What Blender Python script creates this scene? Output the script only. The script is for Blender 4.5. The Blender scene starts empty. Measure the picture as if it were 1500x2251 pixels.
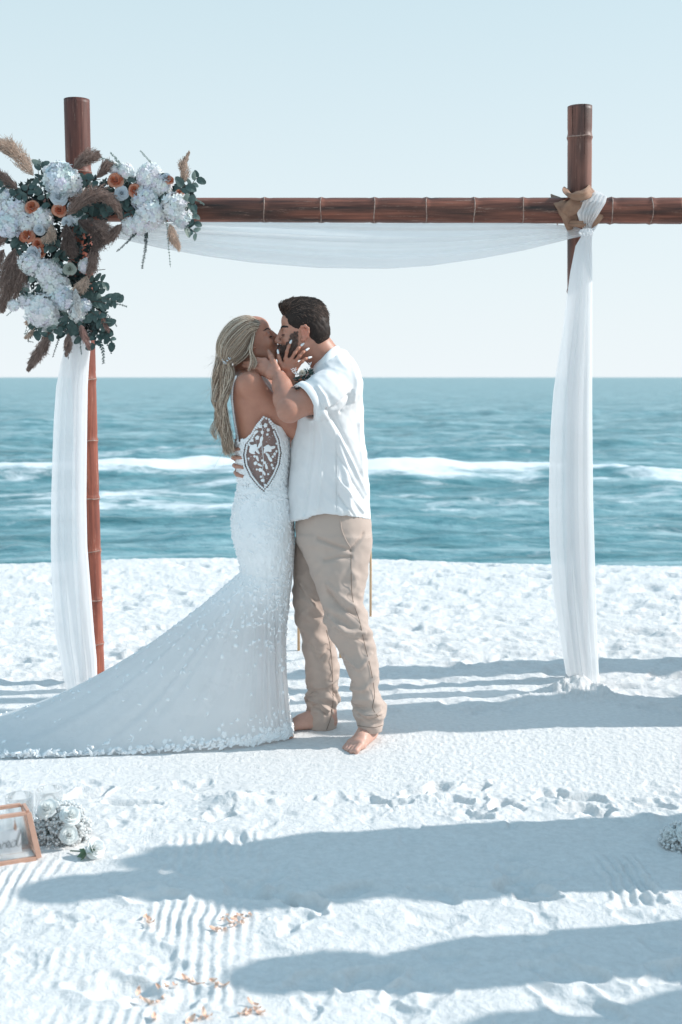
import bpy, bmesh, math, random
import numpy as np
from mathutils import Vector, Matrix
import openvdb

# ------------------------------------------------------------------ camera, sky, sun, exposure
C = bpy.context.scene
COL = C.collection
PI = math.pi
F = 2700.0                       # focal length in photograph pixels
CAM_H = 1.5
PITCH = math.atan(296.5 / F)
cam_d = bpy.data.cameras.new('camera')
cam = bpy.data.objects.new('camera', cam_d); COL.objects.link(cam)
cam_d.sensor_fit = 'VERTICAL'; cam_d.sensor_height = 36.0; cam_d.sensor_width = 24.0
cam_d.lens = F / 2251.0 * 36.0
cam.location = (0, 0, CAM_H)
cam.rotation_euler = (PI / 2 - PITCH, 0, 0)
cam_d.clip_start = 0.05; cam_d.clip_end = 20000
cam_d.dof.use_dof = True; cam_d.dof.focus_distance = 5.0; cam_d.dof.aperture_fstop = 3.6
C.camera = cam

SUN_AZ = math.radians(8.5)        # sun to the right and a little beyond the couple
SUN_EL = math.radians(32)
world = bpy.data.worlds.new('World'); C.world = world; world.use_nodes = True
wn = world.node_tree; wn.nodes.clear()
w_out = wn.nodes.new('ShaderNodeOutputWorld')
w_bg = wn.nodes.new('ShaderNodeBackground')
w_sky = wn.nodes.new('ShaderNodeTexSky')
w_sky.sky_type = 'NISHITA'; w_sky.sun_disc = False
w_sky.sun_elevation = SUN_EL; w_sky.sun_rotation = PI / 2 - SUN_AZ
w_sky.altitude = 0; w_sky.air_density = 1.0; w_sky.dust_density = 2.0; w_sky.ozone_density = 1.5
# marine haze: a pale veil that thins with height above the horizon, all the way round
w_tc = wn.nodes.new('ShaderNodeTexCoord')
w_sep = wn.nodes.new('ShaderNodeSeparateXYZ')
w_ramp = wn.nodes.new('ShaderNodeValToRGB')
w_mix = wn.nodes.new('ShaderNodeMix'); w_mix.data_type = 'RGBA'
w_ramp.color_ramp.elements[0].position = 0.0; w_ramp.color_ramp.elements[0].color = (.97, .97, .97, 1)
w_ramp.color_ramp.elements[1].position = 1.0; w_ramp.color_ramp.elements[1].color = (.76, .76, .76, 1)
e = w_ramp.color_ramp.elements.new(0.30); e.color = (.84, .84, .84, 1)
e = w_ramp.color_ramp.elements.new(0.6); e.color = (.80, .80, .80, 1)
wn.links.new(w_tc.outputs['Generated'], w_sep.inputs[0])
wn.links.new(w_sep.outputs['Z'], w_ramp.inputs['Fac'])
wn.links.new(w_ramp.outputs['Color'], w_mix.inputs['Factor'])
wn.links.new(w_sky.outputs['Color'], w_mix.inputs['A'])
w_hz = wn.nodes.new('ShaderNodeValToRGB')      # haze colour: near white at the horizon, pale blue higher
w_hz.color_ramp.elements[0].position = 0.0; w_hz.color_ramp.elements[0].color = (.65, .70, .725, 1)
w_hz.color_ramp.elements[1].position = 0.32; w_hz.color_ramp.elements[1].color = (.495, .63, .675, 1)
e = w_hz.color_ramp.elements.new(0.75); e.color = (.32, .56, .73, 1)
w_sc = wn.nodes.new('ShaderNodeVectorMath'); w_sc.operation = 'SCALE'; w_sc.inputs['Scale'].default_value = 10.0
wn.links.new(w_sep.outputs['Z'], w_hz.inputs['Fac'])
wn.links.new(w_hz.outputs['Color'], w_sc.inputs[0])
wn.links.new(w_sc.outputs[0], w_mix.inputs['B'])
wn.links.new(w_mix.outputs['Result'], w_bg.inputs['Color'])
w_bg.inputs['Strength'].default_value = 0.1
wn.links.new(w_bg.outputs[0], w_out.inputs['Surface'])

SUN_DIR = Vector((math.cos(SUN_AZ) * math.cos(SUN_EL), math.sin(SUN_AZ) * math.cos(SUN_EL), math.sin(SUN_EL)))
sun_d = bpy.data.lights.new('sun', 'SUN'); sun_d.energy = 3.45; sun_d.angle = math.radians(0.55)
sun_d.color = (1.0, .965, .92)
sun = bpy.data.objects.new('sun', sun_d); COL.objects.link(sun)
sun.rotation_euler = SUN_DIR.to_track_quat('Z', 'Y').to_euler()
sun.location = (20, 4, 12)
C.view_settings.view_transform = 'Standard'; C.view_settings.look = 'None'
C.view_settings.exposure = 0.45; C.view_settings.gamma = 1.0; C.view_settings.use_curve_mapping = False
C.render.engine = 'CYCLES'
C.cycles.max_bounces = 8; C.cycles.diffuse_bounces = 4; C.cycles.transparent_max_bounces = 24
C.cycles.use_denoising = True

# ------------------------------------------------------------------ helpers
cp, sp = math.cos(PITCH), math.sin(PITCH)
def ray(px, py):
    a = (px - 750.0) / F; b = (1125.5 - py) / F
    return (a, cp + b * sp, -sp + b * cp)
def P(px, py, Y):
    """the point at distance Y from the camera's plane that the photograph shows at px, py"""
    dx, dy, dz = ray(px, py); t = Y / dy
    return Vector((dx * t, Y, CAM_H + dz * t))
def G(px, py, z=0.0):
    dx, dy, dz = ray(px, py); t = (z - CAM_H) / dz
    return Vector((dx * t, dy * t, z))

def tag(o, label=None, cat=None, group=None, kind=None):
    if label: o['label'] = label
    if cat: o['category'] = cat
    if group: o['group'] = group
    if kind: o['kind'] = kind
    return o
def empty(name, loc, label, cat, group=None, rz=0.0):
    o = bpy.data.objects.new(name, None); COL.objects.link(o)
    o.location = loc; o.rotation_euler = (0, 0, rz); o.empty_display_size = .1
    return tag(o, label, cat, group)
def link(name, me, mat=None, parent=None, smooth=True, loc=None):
    """one mesh object; vertices are in world space unless loc is given; a parent keeps them there"""
    o = bpy.data.objects.new(name, me); COL.objects.link(o)
    if mat is not None and len(me.materials) == 0:
        for m in (mat if isinstance(mat, (list, tuple)) else [mat]): me.materials.append(m)
    if smooth and len(me.polygons): me.polygons.foreach_set('use_smooth', [True] * len(me.polygons))
    if loc is not None: o.location = loc
    if parent is not None:
        o.parent = parent
        if loc is None:
            mw = Matrix.Identity(4); q = parent; chain = []
            while q is not None: chain.append(q); q = q.parent
            for q in reversed(chain): mw = mw @ q.matrix_parent_inverse @ q.matrix_basis
            o.matrix_parent_inverse = mw.inverted()
    return o
def mesh(verts, faces, name='mesh'):
    me = bpy.data.meshes.new(name)
    me.from_pydata([tuple(v) for v in verts] if not isinstance(verts, np.ndarray) else verts.tolist(), [], faces)
    me.update(); return me
def mesh_np(V, Q, name='mesh'):
    """fast mesh from an (n,3) float array and an (m,4) or (m,3) int array"""
    V = np.ascontiguousarray(V, np.float32); Q = np.ascontiguousarray(Q, np.int32)
    me = bpy.data.meshes.new(name); k = Q.shape[1]
    me.vertices.add(len(V)); me.vertices.foreach_set('co', V.ravel())
    me.loops.add(Q.size); me.loops.foreach_set('vertex_index', Q.ravel())
    me.polygons.add(len(Q)); me.polygons.foreach_set('loop_start', np.arange(0, Q.size, k, dtype=np.int32))
    me.polygons.foreach_set('loop_total', np.full(len(Q), k, np.int32))
    me.update(calc_edges=True); me.validate(); return me
def grid_faces(nr, nc, wrap=False):
    i = np.arange(nr - 1)[:, None]; j = np.arange(nc if wrap else nc - 1)[None, :]
    a = i * nc + j; b = i * nc + (j + 1) % nc
    return np.stack([a, b, b + nc, a + nc], -1).reshape(-1, 4)
def attr(me, name, vals):
    a = me.attributes.new(name, 'FLOAT', 'POINT'); a.data.foreach_set('value', np.asarray(vals, np.float32))
def attr_col(me, name, rgb):
    a = me.color_attributes.new(name, 'FLOAT_COLOR', 'POINT')
    c = np.ones((len(me.vertices), 4), np.float32); c[:, :3] = rgb; a.data.foreach_set('color', c.ravel())

def _hash(ix, iy, iz, seed):
    h = (ix.astype(np.int64) * 374761393 + iy.astype(np.int64) * 668265263 + iz.astype(np.int64) * 2147483647 + seed * 974634777) & 0xffffffff
    h = ((h ^ (h >> 13)) * 1274126177) & 0xffffffff
    return ((h ^ (h >> 16)) & 0xffffff).astype(np.float64) / 16777216.0
def noise2(x, y, seed=0):
    x = np.asarray(x, float); y = np.asarray(y, float)
    ix = np.floor(x); iy = np.floor(y); fx = x - ix; fy = y - iy
    ux = fx * fx * fx * (fx * (fx * 6 - 15) + 10); uy = fy * fy * fy * (fy * (fy * 6 - 15) + 10)
    z = np.zeros_like(ix)
    a = _hash(ix, iy, z, seed); b = _hash(ix + 1, iy, z, seed); c = _hash(ix, iy + 1, z, seed); d = _hash(ix + 1, iy + 1, z, seed)
    return (a * (1 - ux) + b * ux) * (1 - uy) + (c * (1 - ux) + d * ux) * uy - .5
def fbm2(x, y, octv=4, seed=0, gain=.5, lac=2.03):
    s = 0; a = 1.0
    for k in range(octv):
        s = s + a * noise2(x + 17.3 * k, y - 9.1 * k, seed + k * 31); x = x * lac; y = y * lac; a *= gain
    return s
def noise3(x, y, z, seed=0):
    ix = np.floor(x); iy = np.floor(y); iz = np.floor(z); fx = x - ix; fy = y - iy; fz = z - iz
    u = fx * fx * (3 - 2 * fx); v = fy * fy * (3 - 2 * fy); w = fz * fz * (3 - 2 * fz)
    def L(k):
        a = _hash(ix, iy, iz + k, seed); b = _hash(ix + 1, iy, iz + k, seed); c = _hash(ix, iy + 1, iz + k, seed); d = _hash(ix + 1, iy + 1, iz + k, seed)
        return (a * (1 - u) + b * u) * (1 - v) + (c * (1 - u) + d * u) * v
    return L(0) * (1 - w) + L(1) * w - .5
def sstep(a, b, x):
    t = np.clip((x - a) / (b - a), 0, 1); return t * t * (3 - 2 * t)

# ------------------------------------------------------------------ materials
def new_mat(name):
    m = bpy.data.materials.new(name); m.use_nodes = True
    nt = m.node_tree; b = nt.nodes['Principled BSDF']; return m, nt, b
def N(nt, t, **kw):
    n = nt.nodes.new(t)
    for k, v in kw.items(): setattr(n, k, v)
    return n
def ramp(nt, fac, stops):
    r = N(nt, 'ShaderNodeValToRGB')
    els = r.color_ramp.elements
    for i, (p, c) in enumerate(stops):
        el = els[i] if i < 2 else els.new(p)
        el.position = p; el.color = (*c, 1) if len(c) == 3 else c
    nt.links.new(fac, r.inputs['Fac']); return r.outputs['Color']
def noise_tex(nt, scale, detail=4, rough=.55, coords='Object', stretch=None, dist=0.0):
    tc = N(nt, 'ShaderNodeTexCoord'); src = tc.outputs[coords]
    if stretch:
        mp = N(nt, 'ShaderNodeMapping'); mp.inputs['Scale'].default_value = stretch
        nt.links.new(src, mp.inputs[0]); src = mp.outputs[0]
    n = N(nt, 'ShaderNodeTexNoise'); n.inputs['Scale'].default_value = scale
    n.inputs['Detail'].default_value = detail; n.inputs['Roughness'].default_value = rough; n.inputs['Distortion'].default_value = dist
    nt.links.new(src, n.inputs['Vector']); return n.outputs['Fac']
def bump(nt, b, h, strength=.3, dist=.002):
    bp = N(nt, 'ShaderNodeBump'); bp.inputs['Strength'].default_value = strength; bp.inputs['Distance'].default_value = dist
    nt.links.new(h, bp.inputs['Height'])
    if b.inputs['Normal'].is_linked:
        nt.links.new(b.inputs['Normal'].links[0].from_socket, bp.inputs['Normal'])
    nt.links.new(bp.outputs[0], b.inputs['Normal'])
def simple(name, c1, c2=None, rough=.6, scale=30, bstr=0.0, bdist=.001, stretch=None, spec=.4, sheen=0):
    m, nt, b = new_mat(name); c2 = c2 or tuple(x * .8 for x in c1)
    f = noise_tex(nt, scale, stretch=stretch)
    nt.links.new(ramp(nt, f, [(.3, c1), (.7, c2)]), b.inputs['Base Color'])
    b.inputs['Roughness'].default_value = rough; b.inputs['Specular IOR Level'].default_value = spec
    if bstr: bump(nt, b, f, bstr, bdist)
    if sheen: b.inputs['Sheen Weight'].default_value = sheen
    return m
def cloth_mat(name, col, trans=.3, alpha=1.0, rough=.8, weave=900, wstr=.15):
    """fabric: diffuse, some light passing through, fine weave; alpha under 1 for sheer cloth"""
    m, nt, b = new_mat(name)
    out = nt.nodes['Material Output']
    f = noise_tex(nt, 6, 3)
    nt.links.new(ramp(nt, f, [(.3, tuple(min(1, c * 1.03) for c in col)), (.7, tuple(c * .96 for c in col))]), b.inputs['Base Color'])
    b.inputs['Roughness'].default_value = rough; b.inputs['Specular IOR Level'].default_value = .2
    b.inputs['Sheen Weight'].default_value = .15
    bump(nt, b, noise_tex(nt, weave, 1), wstr, .0005)
    tr = N(nt, 'ShaderNodeBsdfTranslucent'); tr.inputs['Color'].default_value = (*col, 1)
    mx = N(nt, 'ShaderNodeMixShader'); mx.inputs[0].default_value = trans
    nt.links.new(b.outputs[0], mx.inputs[1]); nt.links.new(tr.outputs[0], mx.inputs[2])
    last = mx.outputs[0]
    if alpha < 1:
        tp = N(nt, 'ShaderNodeBsdfTransparent'); m2 = N(nt, 'ShaderNodeMixShader'); m2.inputs[0].default_value = alpha
        nt.links.new(tp.outputs[0], m2.inputs[1]); nt.links.new(last, m2.inputs[2]); last = m2.outputs[0]
    nt.links.new(last, out.inputs['Surface']); return m

# sand
M_SAND, nt, b = new_mat('white_sand')
g1 = noise_tex(nt, 420, 3, .7); g2 = noise_tex(nt, 45, 4, .6)
nt.links.new(ramp(nt, g2, [(.3, (.65, .637, .628)), (.7, (.74, .725, .715))]), b.inputs['Base Color'])
b.inputs['Roughness'].default_value = .95; b.inputs['Specular IOR Level'].default_value = .15
bump(nt, b, g1, .5, .002); bump(nt, b, g2, .5, .010); bump(nt, b, noise_tex(nt, 14, 5, .65, dist=.8), .4, .022)

# ------------------------------------------------------------------ the beach
RS = np.random.RandomState(7)
def place_dents():
    """footprints, scuffs and small heaps: (x, y, half length, half width, angle, depth)"""
    D = []
    for k in range(1500):                                     # the trodden beach behind the arch
        y = 5.4 + 5.0 * RS.rand() ** .8; x = (RS.rand() * 2 - 1) * (y * .42 + .4)
        s = RS.uniform(.6, 1.25)
        D.append((x, y, .10 * s, .05 * s, RS.uniform(-.9, .9), RS.uniform(.003, .017) * s))
    for k in range(70):                                      # sparser prints on either side
        y = RS.uniform(3.95, 4.45); x = (RS.rand() * 2 - 1) * 1.5
        s = RS.uniform(.3, .8); D.append((x, y, .08 * s, .04 * s, RS.uniform(0, 3.1), RS.uniform(.002, .008)))
    for k in range(70):
        y = RS.uniform(2.7, 3.9); x = (RS.rand() * 2 - 1) * 1.3
        s = RS.uniform(.4, .9); D.append((x, y, .09 * s, .05 * s, RS.uniform(0, 3.1), RS.uniform(.004, .012)))
    for px, py, s, d in [(190, 1748, 1.0, .045), (272, 1768, .8, .028), (330, 1768, .5, .02), (820, 1765, .8, .03), (915, 1745, .8, .025),
                         (960, 1735, 1., .035), (1000, 1762, .8, .03), (1050, 1732, .7, .03), (1035, 1800, .9, .03), (1100, 1770, .8, .035),
                         (1060, 1782, .6, .025), (1210, 1745, .7, .025), (1282, 1752, 1., .035), (1275, 1780, .9, .035), (1320, 1788, .8, .03),
                         (1440, 1768, .9, .03), (1130, 1775, .5, .02), (875, 1770, .6, .02), (480, 1800, .7, .03), (340, 1972, 1.1, .03),
                         (550, 1960, 1., .03), (610, 1968, .7, .025), (670, 1985, .9, .035), (770, 1962, 1.1, .035), (1140, 1945, 1.2, .035),
                         (1165, 1960, .9, .03), (965, 1965, .9, .02), (700, 2150, 1., .02), (820, 2140, 1., .025), (1255, 2135, 1.1, .03),
                         (1490, 2135, 1., .03), (1285, 2205, 1.2, .03), (890, 2165, .8, .02), (260, 2170, 1.1, .03), (1400, 1985, .9, .02),
                         (320, 1880, .9, .02), (1190, 1975, .7, .025), (1030, 2330, 1.2, .03)]:
        g = G(px, py); D.append((g.x, g.y, .075 * s, .042 * s, RS.uniform(-.8, .8), d * .8))
    return D
DENTS = place_dents()
HEAPS = [(G(520, 1765), .10, .075, .035), (G(605, 1770), .035, .03, .014), (G(1262, 1524), .17, .10, .075), (G(1335, 1532), .07, .05, .03),
         (G(1160, 1535), .10, .05, .02), (G(1425, 1800), .05, .05, .022), (G(930, 1760), .05, .04, .015), (G(1230, 1770), .07, .04, .015)]
def crest(x): return 9.62 + .22 * np.sin(x * .9 + 2.2) - .03 * x * x * .1
def sand_h(x, y):
    x = np.asarray(x, float); y = np.asarray(y, float)
    h = .024 * fbm2(x * .8, y * .8, 3, 3)
    near = 1 - sstep(.35, 1.0, np.hypot((x - .05) / 1.3, (y - 4.95) / .55))     # level where the couple stand
    h *= 1 - .85 * near
    yc = crest(x)
    h += .035 * np.exp(-((y - yc + .5) / .7) ** 2)
    h -= np.where(y > yc, .16 * (y - yc) * sstep(0, 1.2, y - yc), 0)
    h = np.maximum(h, -3.0 + 0 * h)
    rough = sstep(5.3, 5.9, y) * (1 - sstep(10.5, 12, y))
    h += rough * .006 * fbm2(x * 7, y * 5, 3, 11)
    h += rough * .004 * fbm2(x * 19, y * 15, 2, 12)
    # low ripples dragged into the swept strip before the couple
    sw = sstep(4.05, 4.2, y) * (1 - sstep(4.72, 4.85, y)) * (1 - sstep(-.1, .5, x))
    ang = y + .10 * x * x + .05 * x
    h += .0010 * fbm2(x * 90, y * 70, 2, 14) * sstep(4, 4.2, y) * (1 - sstep(5.3, 5.6, y))
    h += sw * .0022 * (np.sin(ang * 95 + 3 * fbm2(x * 2, y * 2, 2, 4)) * .6 + fbm2(x * 4, ang * 60, 2, 5) * 1.5)
    h += .0035 * fbm2(x * 34, y * 30, 3, 13) * (rough * .9 + sstep(3.6, 3.8, y) * (1 - sstep(4.15, 4.3, y)) * .6 + (1 - sstep(3.6, 3.8, y)) * .35)
    peb = sstep(3.9, 4.2, y) * (1 - sstep(5.1, 5.3, y)) * sstep(-.1, .4, x)
    h += peb * .007 * np.abs(fbm2(x * 42, y * 42, 3, 21)) 
    h += (sstep(3.55, 3.8, y) * (1 - sstep(4.1, 4.3, y))) * .007 * fbm2(x * 9, y * 9, 4, 31)
    h += (1 - sstep(3.6, 3.9, y)) * .009 * fbm2(x * 5 + .8 * y, y * 3.5, 5, 41)
    # raked furrows running towards the sea
    wob = .012 * fbm2(x * 3, y * 5, 3, 51) * 2
    fur = np.sin((x + wob + .06 * (y - 3.2)) * 2 * PI / .0335)
    m1 = (1 - sstep(-.30, -.20, x)) * (1 - sstep(3.62, 3.76, y)) * sstep(-1.6, -1.3, x)
    gate = np.clip(.35 + 2.4 * fbm2(x * 3.1, y * 3.1, 3, 61), 0, 1) 
    g = G(1378, 1935); m2 = np.exp(-(((x - g.x) / .085) ** 8)) * np.exp(-(((y - g.y) / .17) ** 6))
    g = G(480, 1868); m3 = np.exp(-(((x - g.x) / .17) ** 4)) * np.exp(-(((y - g.y) / .12) ** 4))
    g = G(440, 2020); m4 = np.exp(-(((x - g.x) / .16) ** 6)) * np.exp(-(((y - g.y) / .14) ** 4))
    h += (fur + .5 * np.abs(fbm2(x * 60, y * 40, 2, 71))) * .0032 * np.maximum.reduce([m1 * gate, m2 * 1.5, m3, m4])
    for c, rx, ry, hh in HEAPS:
        r = np.hypot((x - c.x) / rx, (y - c.y) / ry)
        k = np.exp(-r * r * 1.4)
        h += hh * k * (1 + .65 * fbm2(x * 38, y * 38, 3, 81)) 
    return h
def build_sand():
    nr, nc = 590, 690
    inv = np.linspace(1 / 2.55, 1 / 11.0, nr)
    ys = 1 / inv
    extra_near = np.array([-30, -12, -4, -1, 0.5, 1.2, 1.8, 2.2, 2.42]); extra_far = np.array([11.3, 11.8, 12.5, 13.5, 15, 18, 24, 40])
    ys = np.concatenate([extra_near, ys, extra_far])
    s = np.linspace(-1, 1, nc); out = np.array([1.15, 1.4, 2, 3.5, 7, 20, 60, 200])
    s = np.concatenate([-out[::-1], s, out])
    half = np.clip(np.abs(ys) * .325 + .12, .9, 6)
    X = s[None, :] * half[:, None]; Y = np.repeat(ys[:, None], len(s), 1)
    Z = sand_h(X, Y)
    for (cx, cy, a, bb, th, d) in DENTS:
        r = 2.6 * a
        i0, i1 = np.searchsorted(ys, [cy - r, cy + r])
        if i1 <= i0: continue
        xs = X[i0:i1]; yy = Y[i0:i1]
        hw = half[(i0 + i1) // 2]
        j0 = np.searchsorted(s, (cx - r) / hw * (1.04 if cx < r else .96)); j1 = np.searchsorted(s, (cx + r) / hw * (1.04 if cx > -r else .96))
        if j1 <= j0: continue
        xs = xs[:, j0:j1] - cx; yy = yy[:, j0:j1] - cy
        c_, s_ = math.cos(th), math.sin(th)
        u = (xs * c_ + yy * s_) / a; v = (-xs * s_ + yy * c_) / bb
        n = 1 + .35 * np.sin(u * 3 + d * 900) * np.cos(v * 2.3 + d * 500)
        q = np.hypot(u, v) * n
        Z[i0:i1, j0:j1] += -d * np.exp(-q ** 4) + .24 * d * np.exp(-((q - 1.35) / .33) ** 2)
    me = mesh_np(np.stack([X, Y, Z], -1).reshape(-1, 3), grid_faces(len(ys), len(s)))
    o = link('beach_sand', me, M_SAND); tag(o, 'white trodden beach sand with footprints and rake furrows', kind='structure')
build_sand()

# ------------------------------------------------------------------ the sea
SEA_Z = -0.70
M_SEA, nt, b = new_mat('sea_water')
out = nt.nodes['Material Output']
nA = noise_tex(nt, 1.3, 10, .74, stretch=(.22, 1, 1)); 
nt.links.new(ramp(nt, nA, [(.36, (.045, .15, .17)), (.50, (.12, .275, .31)), (.64, (.34, .50, .53))]), b.inputs['Base Color'])
b.inputs['Roughness'].default_value = .30; b.inputs['IOR'].default_value = 1.33; b.inputs['Specular IOR Level'].default_value = .3
bump(nt, b, noise_tex(nt, 2.2, 6, .6, stretch=(.45, 1, 1)), .8, .22)
bump(nt, b, noise_tex(nt, 12, 4, .6, stretch=(.5, 1, 1)), .4, .015)
foam = N(nt, 'ShaderNodeBsdfPrincipled'); foam.inputs['Base Color'].default_value = (.74, .78, .80, 1); foam.inputs['Roughness'].default_value = .9
at = N(nt, 'ShaderNodeAttribute', attribute_name='foam')
fn = noise_tex(nt, 3.6, 10, .78, stretch=(.55, 1, 1), dist=.6)
ad = N(nt, 'ShaderNodeMath', operation='ADD'); nt.links.new(at.outputs['Fac'], ad.inputs[0]); nt.links.new(fn, ad.inputs[1])
fr = ramp(nt, ad.outputs[0], [(.70, (0, 0, 0)), (1.02, (1, 1, 1))])
mx = N(nt, 'ShaderNodeMixShader'); nt.links.new(fr, mx.inputs[0]); nt.links.new(b.outputs[0], mx.inputs[1]); nt.links.new(foam.outputs[0], mx.inputs[2])
nt.links.new(mx.outputs[0], out.inputs['Surface'])
def build_sea():
    nr, nc = 420, 250
    py = np.linspace(1, 500, nr)                          # evenly spaced as seen, so far rows lie far apart
    ys = (CAM_H - SEA_Z) * F / py[::-1]
    ys = np.concatenate([[8, 10.5], ys[ys > 11.5], [9000.]])
    s = np.concatenate([[-30, -8, -3, -1.6], np.linspace(-1, 1, nc), [1.6, 3, 8, 30]])
    X = s[None, :] * (ys[:, None] * .32 + .6); Y = np.repeat(ys[:, None], len(s), 1)
    fade = np.clip(60 / Y, 0, 1) ** .5
    yw = Y + 1.6 * fbm2(X * .07, Y * .05, 3, 5) * 2
    Z = .16 * fbm2(X * .16, Y * .45, 4, 8) + .10 * fbm2(X * .6, Y * 1.6, 4, 9) + .05 * fbm2(X * 1.7, Y * 4.2, 3, 10)
    Z = Z * (.75 + .6 * fade) * np.clip(.3 + Y / 60, 0, 1)
    foam = np.zeros_like(Z)
    def breaker(y0, amp, w, f, x0=-99, x1=99, seed=1, tail=2.0):
        nonlocal Z, foam
        gx = sstep(x0 - .8, x0 + .8, X) * (1 - sstep(x1 - .8, x1 + .8, X)) 
        gate = np.clip(.75 + 1.3 * fbm2(X * .25, Y * .02, 3, seed), 0, 1.2) * gx
        d = yw - y0
        Z += amp * gate * np.exp(-(d / w) ** 2)
        foam += f * gate * np.where(d > 0, np.exp(-(d / (w * tail)) ** 2), np.exp(-(d / (w * .55)) ** 2))
    breaker(26.2, .26, 1.7, .60, seed=3, tail=2.4)
    breaker(24.6, .18, 1.4, .56, x0=-2, seed=4, tail=2.4)
    breaker(29.3, .22, 1.0, .50, x1=-.5, seed=6)
    breaker(23.6, .06, .9, .24, x0=-3, seed=7, tail=1.2)
    breaker(34, .20, 1.2, .16, seed=8)
    breaker(42, .2, 1.5, .10, seed=12); breaker(55, .22, 2, .10, seed=14); breaker(75, .25, 3, .08, seed=15)
    breaker(19.0, .10, .8, .12, seed=16); breaker(16.6, .09, .6, .06, seed=17)
    foam += .36 * np.clip(fbm2(X * .5, Y * .5, 3, 33) + .05, 0, 1) * np.exp(-((Y - 22) / 4.5) ** 2) * 1.6
    foam += .20 * sstep(.15, .5, fbm2(X * .45, Y * 1.6, 4, 35)) * np.clip(60 / Y, .15, 1)
    foam += .20 * np.exp(-((Y - 21.5) / 3.0) ** 2) * sstep(-.05, .35, fbm2(X * .8, Y * 1.5, 3, 36))
    foam = np.clip(foam, 0, .62)
    me = mesh_np(np.stack([X, Y, Z + SEA_Z], -1).reshape(-1, 3), grid_faces(len(ys), len(s)))
    attr(me, 'foam', foam.ravel())
    o = link('sea', me, M_SEA); tag(o, 'turquoise sea with a line of white breakers', kind='structure')
build_sea()
# ------------------------------------------------------------------ bamboo arch
def tube(pts, radii, seg=12, caps=True, ups=None, sx=None):
    """vertices and faces of a tube along pts; radii a number per point or (ra, rb) pairs"""
    pts = [Vector(p) for p in pts]; n = len(pts); V = []; Fc = []
    up = Vector((0, 0, 1)); prev = None
    for i, p in enumerate(pts):
        t = (pts[min(i + 1, n - 1)] - pts[max(i - 1, 0)]).normalized()
        if prev is None:
            a = t.cross(up)
            if a.length < .3: a = t.cross(Vector((0, 1, 0)))
        else: a = prev - t * prev.dot(t)
        a.normalize(); prev = a; b_ = t.cross(a)
        r = radii[i] if hasattr(radii, '__len__') else radii
        ra, rb = r if hasattr(r, '__len__') else (r, r)
        for k in range(seg):
            th = 2 * PI * k / seg
            V.append(p + a * (ra * math.cos(th)) + b_ * (rb * math.sin(th)))
    for i in range(n - 1):
        for k in range(seg):
            a0 = i * seg + k; a1 = i * seg + (k + 1) % seg
            Fc.append((a0, a1, a1 + seg, a0 + seg))
    if caps:
        Fc.append(tuple(range(seg))[::-1]); Fc.append(tuple((n - 1) * seg + k for k in range(seg)))
    return V, Fc
def join(parts):
    V = []; Fc = []
    for v, f in parts:
        o = len(V); V += list(v); Fc += [tuple(i + o for i in q) for q in f]
    return V, Fc

def bamboo_mat(name, axis, dark=1.0, ruddy=(.26, .085, .055), drk=(.035, .022, .022), pale=(.42, .27, .21), dark_top=False):
    m, nt, b = new_mat(name)
    st = (60, 60, 3) if axis == 'z' else (2.2, 60, 60)
    st2 = (9, 9, .9) if axis == 'z' else (1.0, 14, 14)
    fine = noise_tex(nt, 1.6, 5, .65, stretch=st); big = noise_tex(nt, 1.5, 3, .5, stretch=st2)
    base = ramp(nt, big, [(.30 * dark, drk), (.62, ruddy)])  # dark and ruddy bamboo tones blended at random along the cane
    fcol = ramp(nt, fine, [(.35, (.55, .5, .5)), (.65, (1.25, 1.15, 1.1))])
    mm = N(nt, 'ShaderNodeMix', data_type='RGBA', blend_type='MULTIPLY'); mm.inputs['Factor'].default_value = .85
    nt.links.new(base, mm.inputs['A']); nt.links.new(fcol, mm.inputs['B'])
    scr = noise_tex(nt, 5, 8, .8, stretch=tuple(x * .35 for x in st))
    sm = ramp(nt, scr, [(.585, (0, 0, 0)), (.66, (1, 1, 1))])
    m3 = N(nt, 'ShaderNodeMix', data_type='RGBA'); nt.links.new(sm, m3.inputs['Factor'])
    nt.links.new(mm.outputs['Result'], m3.inputs['A']); m3.inputs['B'].default_value = (*pale, 1)
    if dark_top:  # multiplies the cane colour darker and bluer towards the top
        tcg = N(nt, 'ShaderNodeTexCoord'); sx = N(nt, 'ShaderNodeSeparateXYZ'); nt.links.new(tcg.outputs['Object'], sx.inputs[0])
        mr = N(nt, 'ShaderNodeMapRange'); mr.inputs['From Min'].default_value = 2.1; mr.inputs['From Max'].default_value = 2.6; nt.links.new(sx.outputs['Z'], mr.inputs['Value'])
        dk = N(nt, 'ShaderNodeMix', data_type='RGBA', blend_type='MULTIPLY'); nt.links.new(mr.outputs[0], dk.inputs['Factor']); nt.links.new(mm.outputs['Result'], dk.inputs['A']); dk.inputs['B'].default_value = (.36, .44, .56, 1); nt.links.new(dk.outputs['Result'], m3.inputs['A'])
    nt.links.new(m3.outputs['Result'], b.inputs['Base Color'])
    b.inputs['Roughness'].default_value = .5; b.inputs['Specular IOR Level'].default_value = .35
    bump(nt, b, fine, .3, .002); return m
M_POST = bamboo_mat('bamboo_upright_red', 'z', ruddy=(.36, .115, .070), drk=(.17, .055, .04), dark_top=True)
M_POST2 = bamboo_mat('bamboo_upright_dark', 'z', ruddy=(.24, .105, .075), drk=(.04, .035, .035))
M_BEAM = bamboo_mat('bamboo_crossbar', 'x', ruddy=(.26, .10, .065), drk=(.03, .022, .02))
M_NODE = simple('bamboo_node_rim', (.20, .11, .085), (.42, .32, .27), rough=.7, scale=60)
M_HOLLOW = simple('bamboo_hollow', (.10, .05, .035), (.18, .10, .07), rough=.9)
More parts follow.
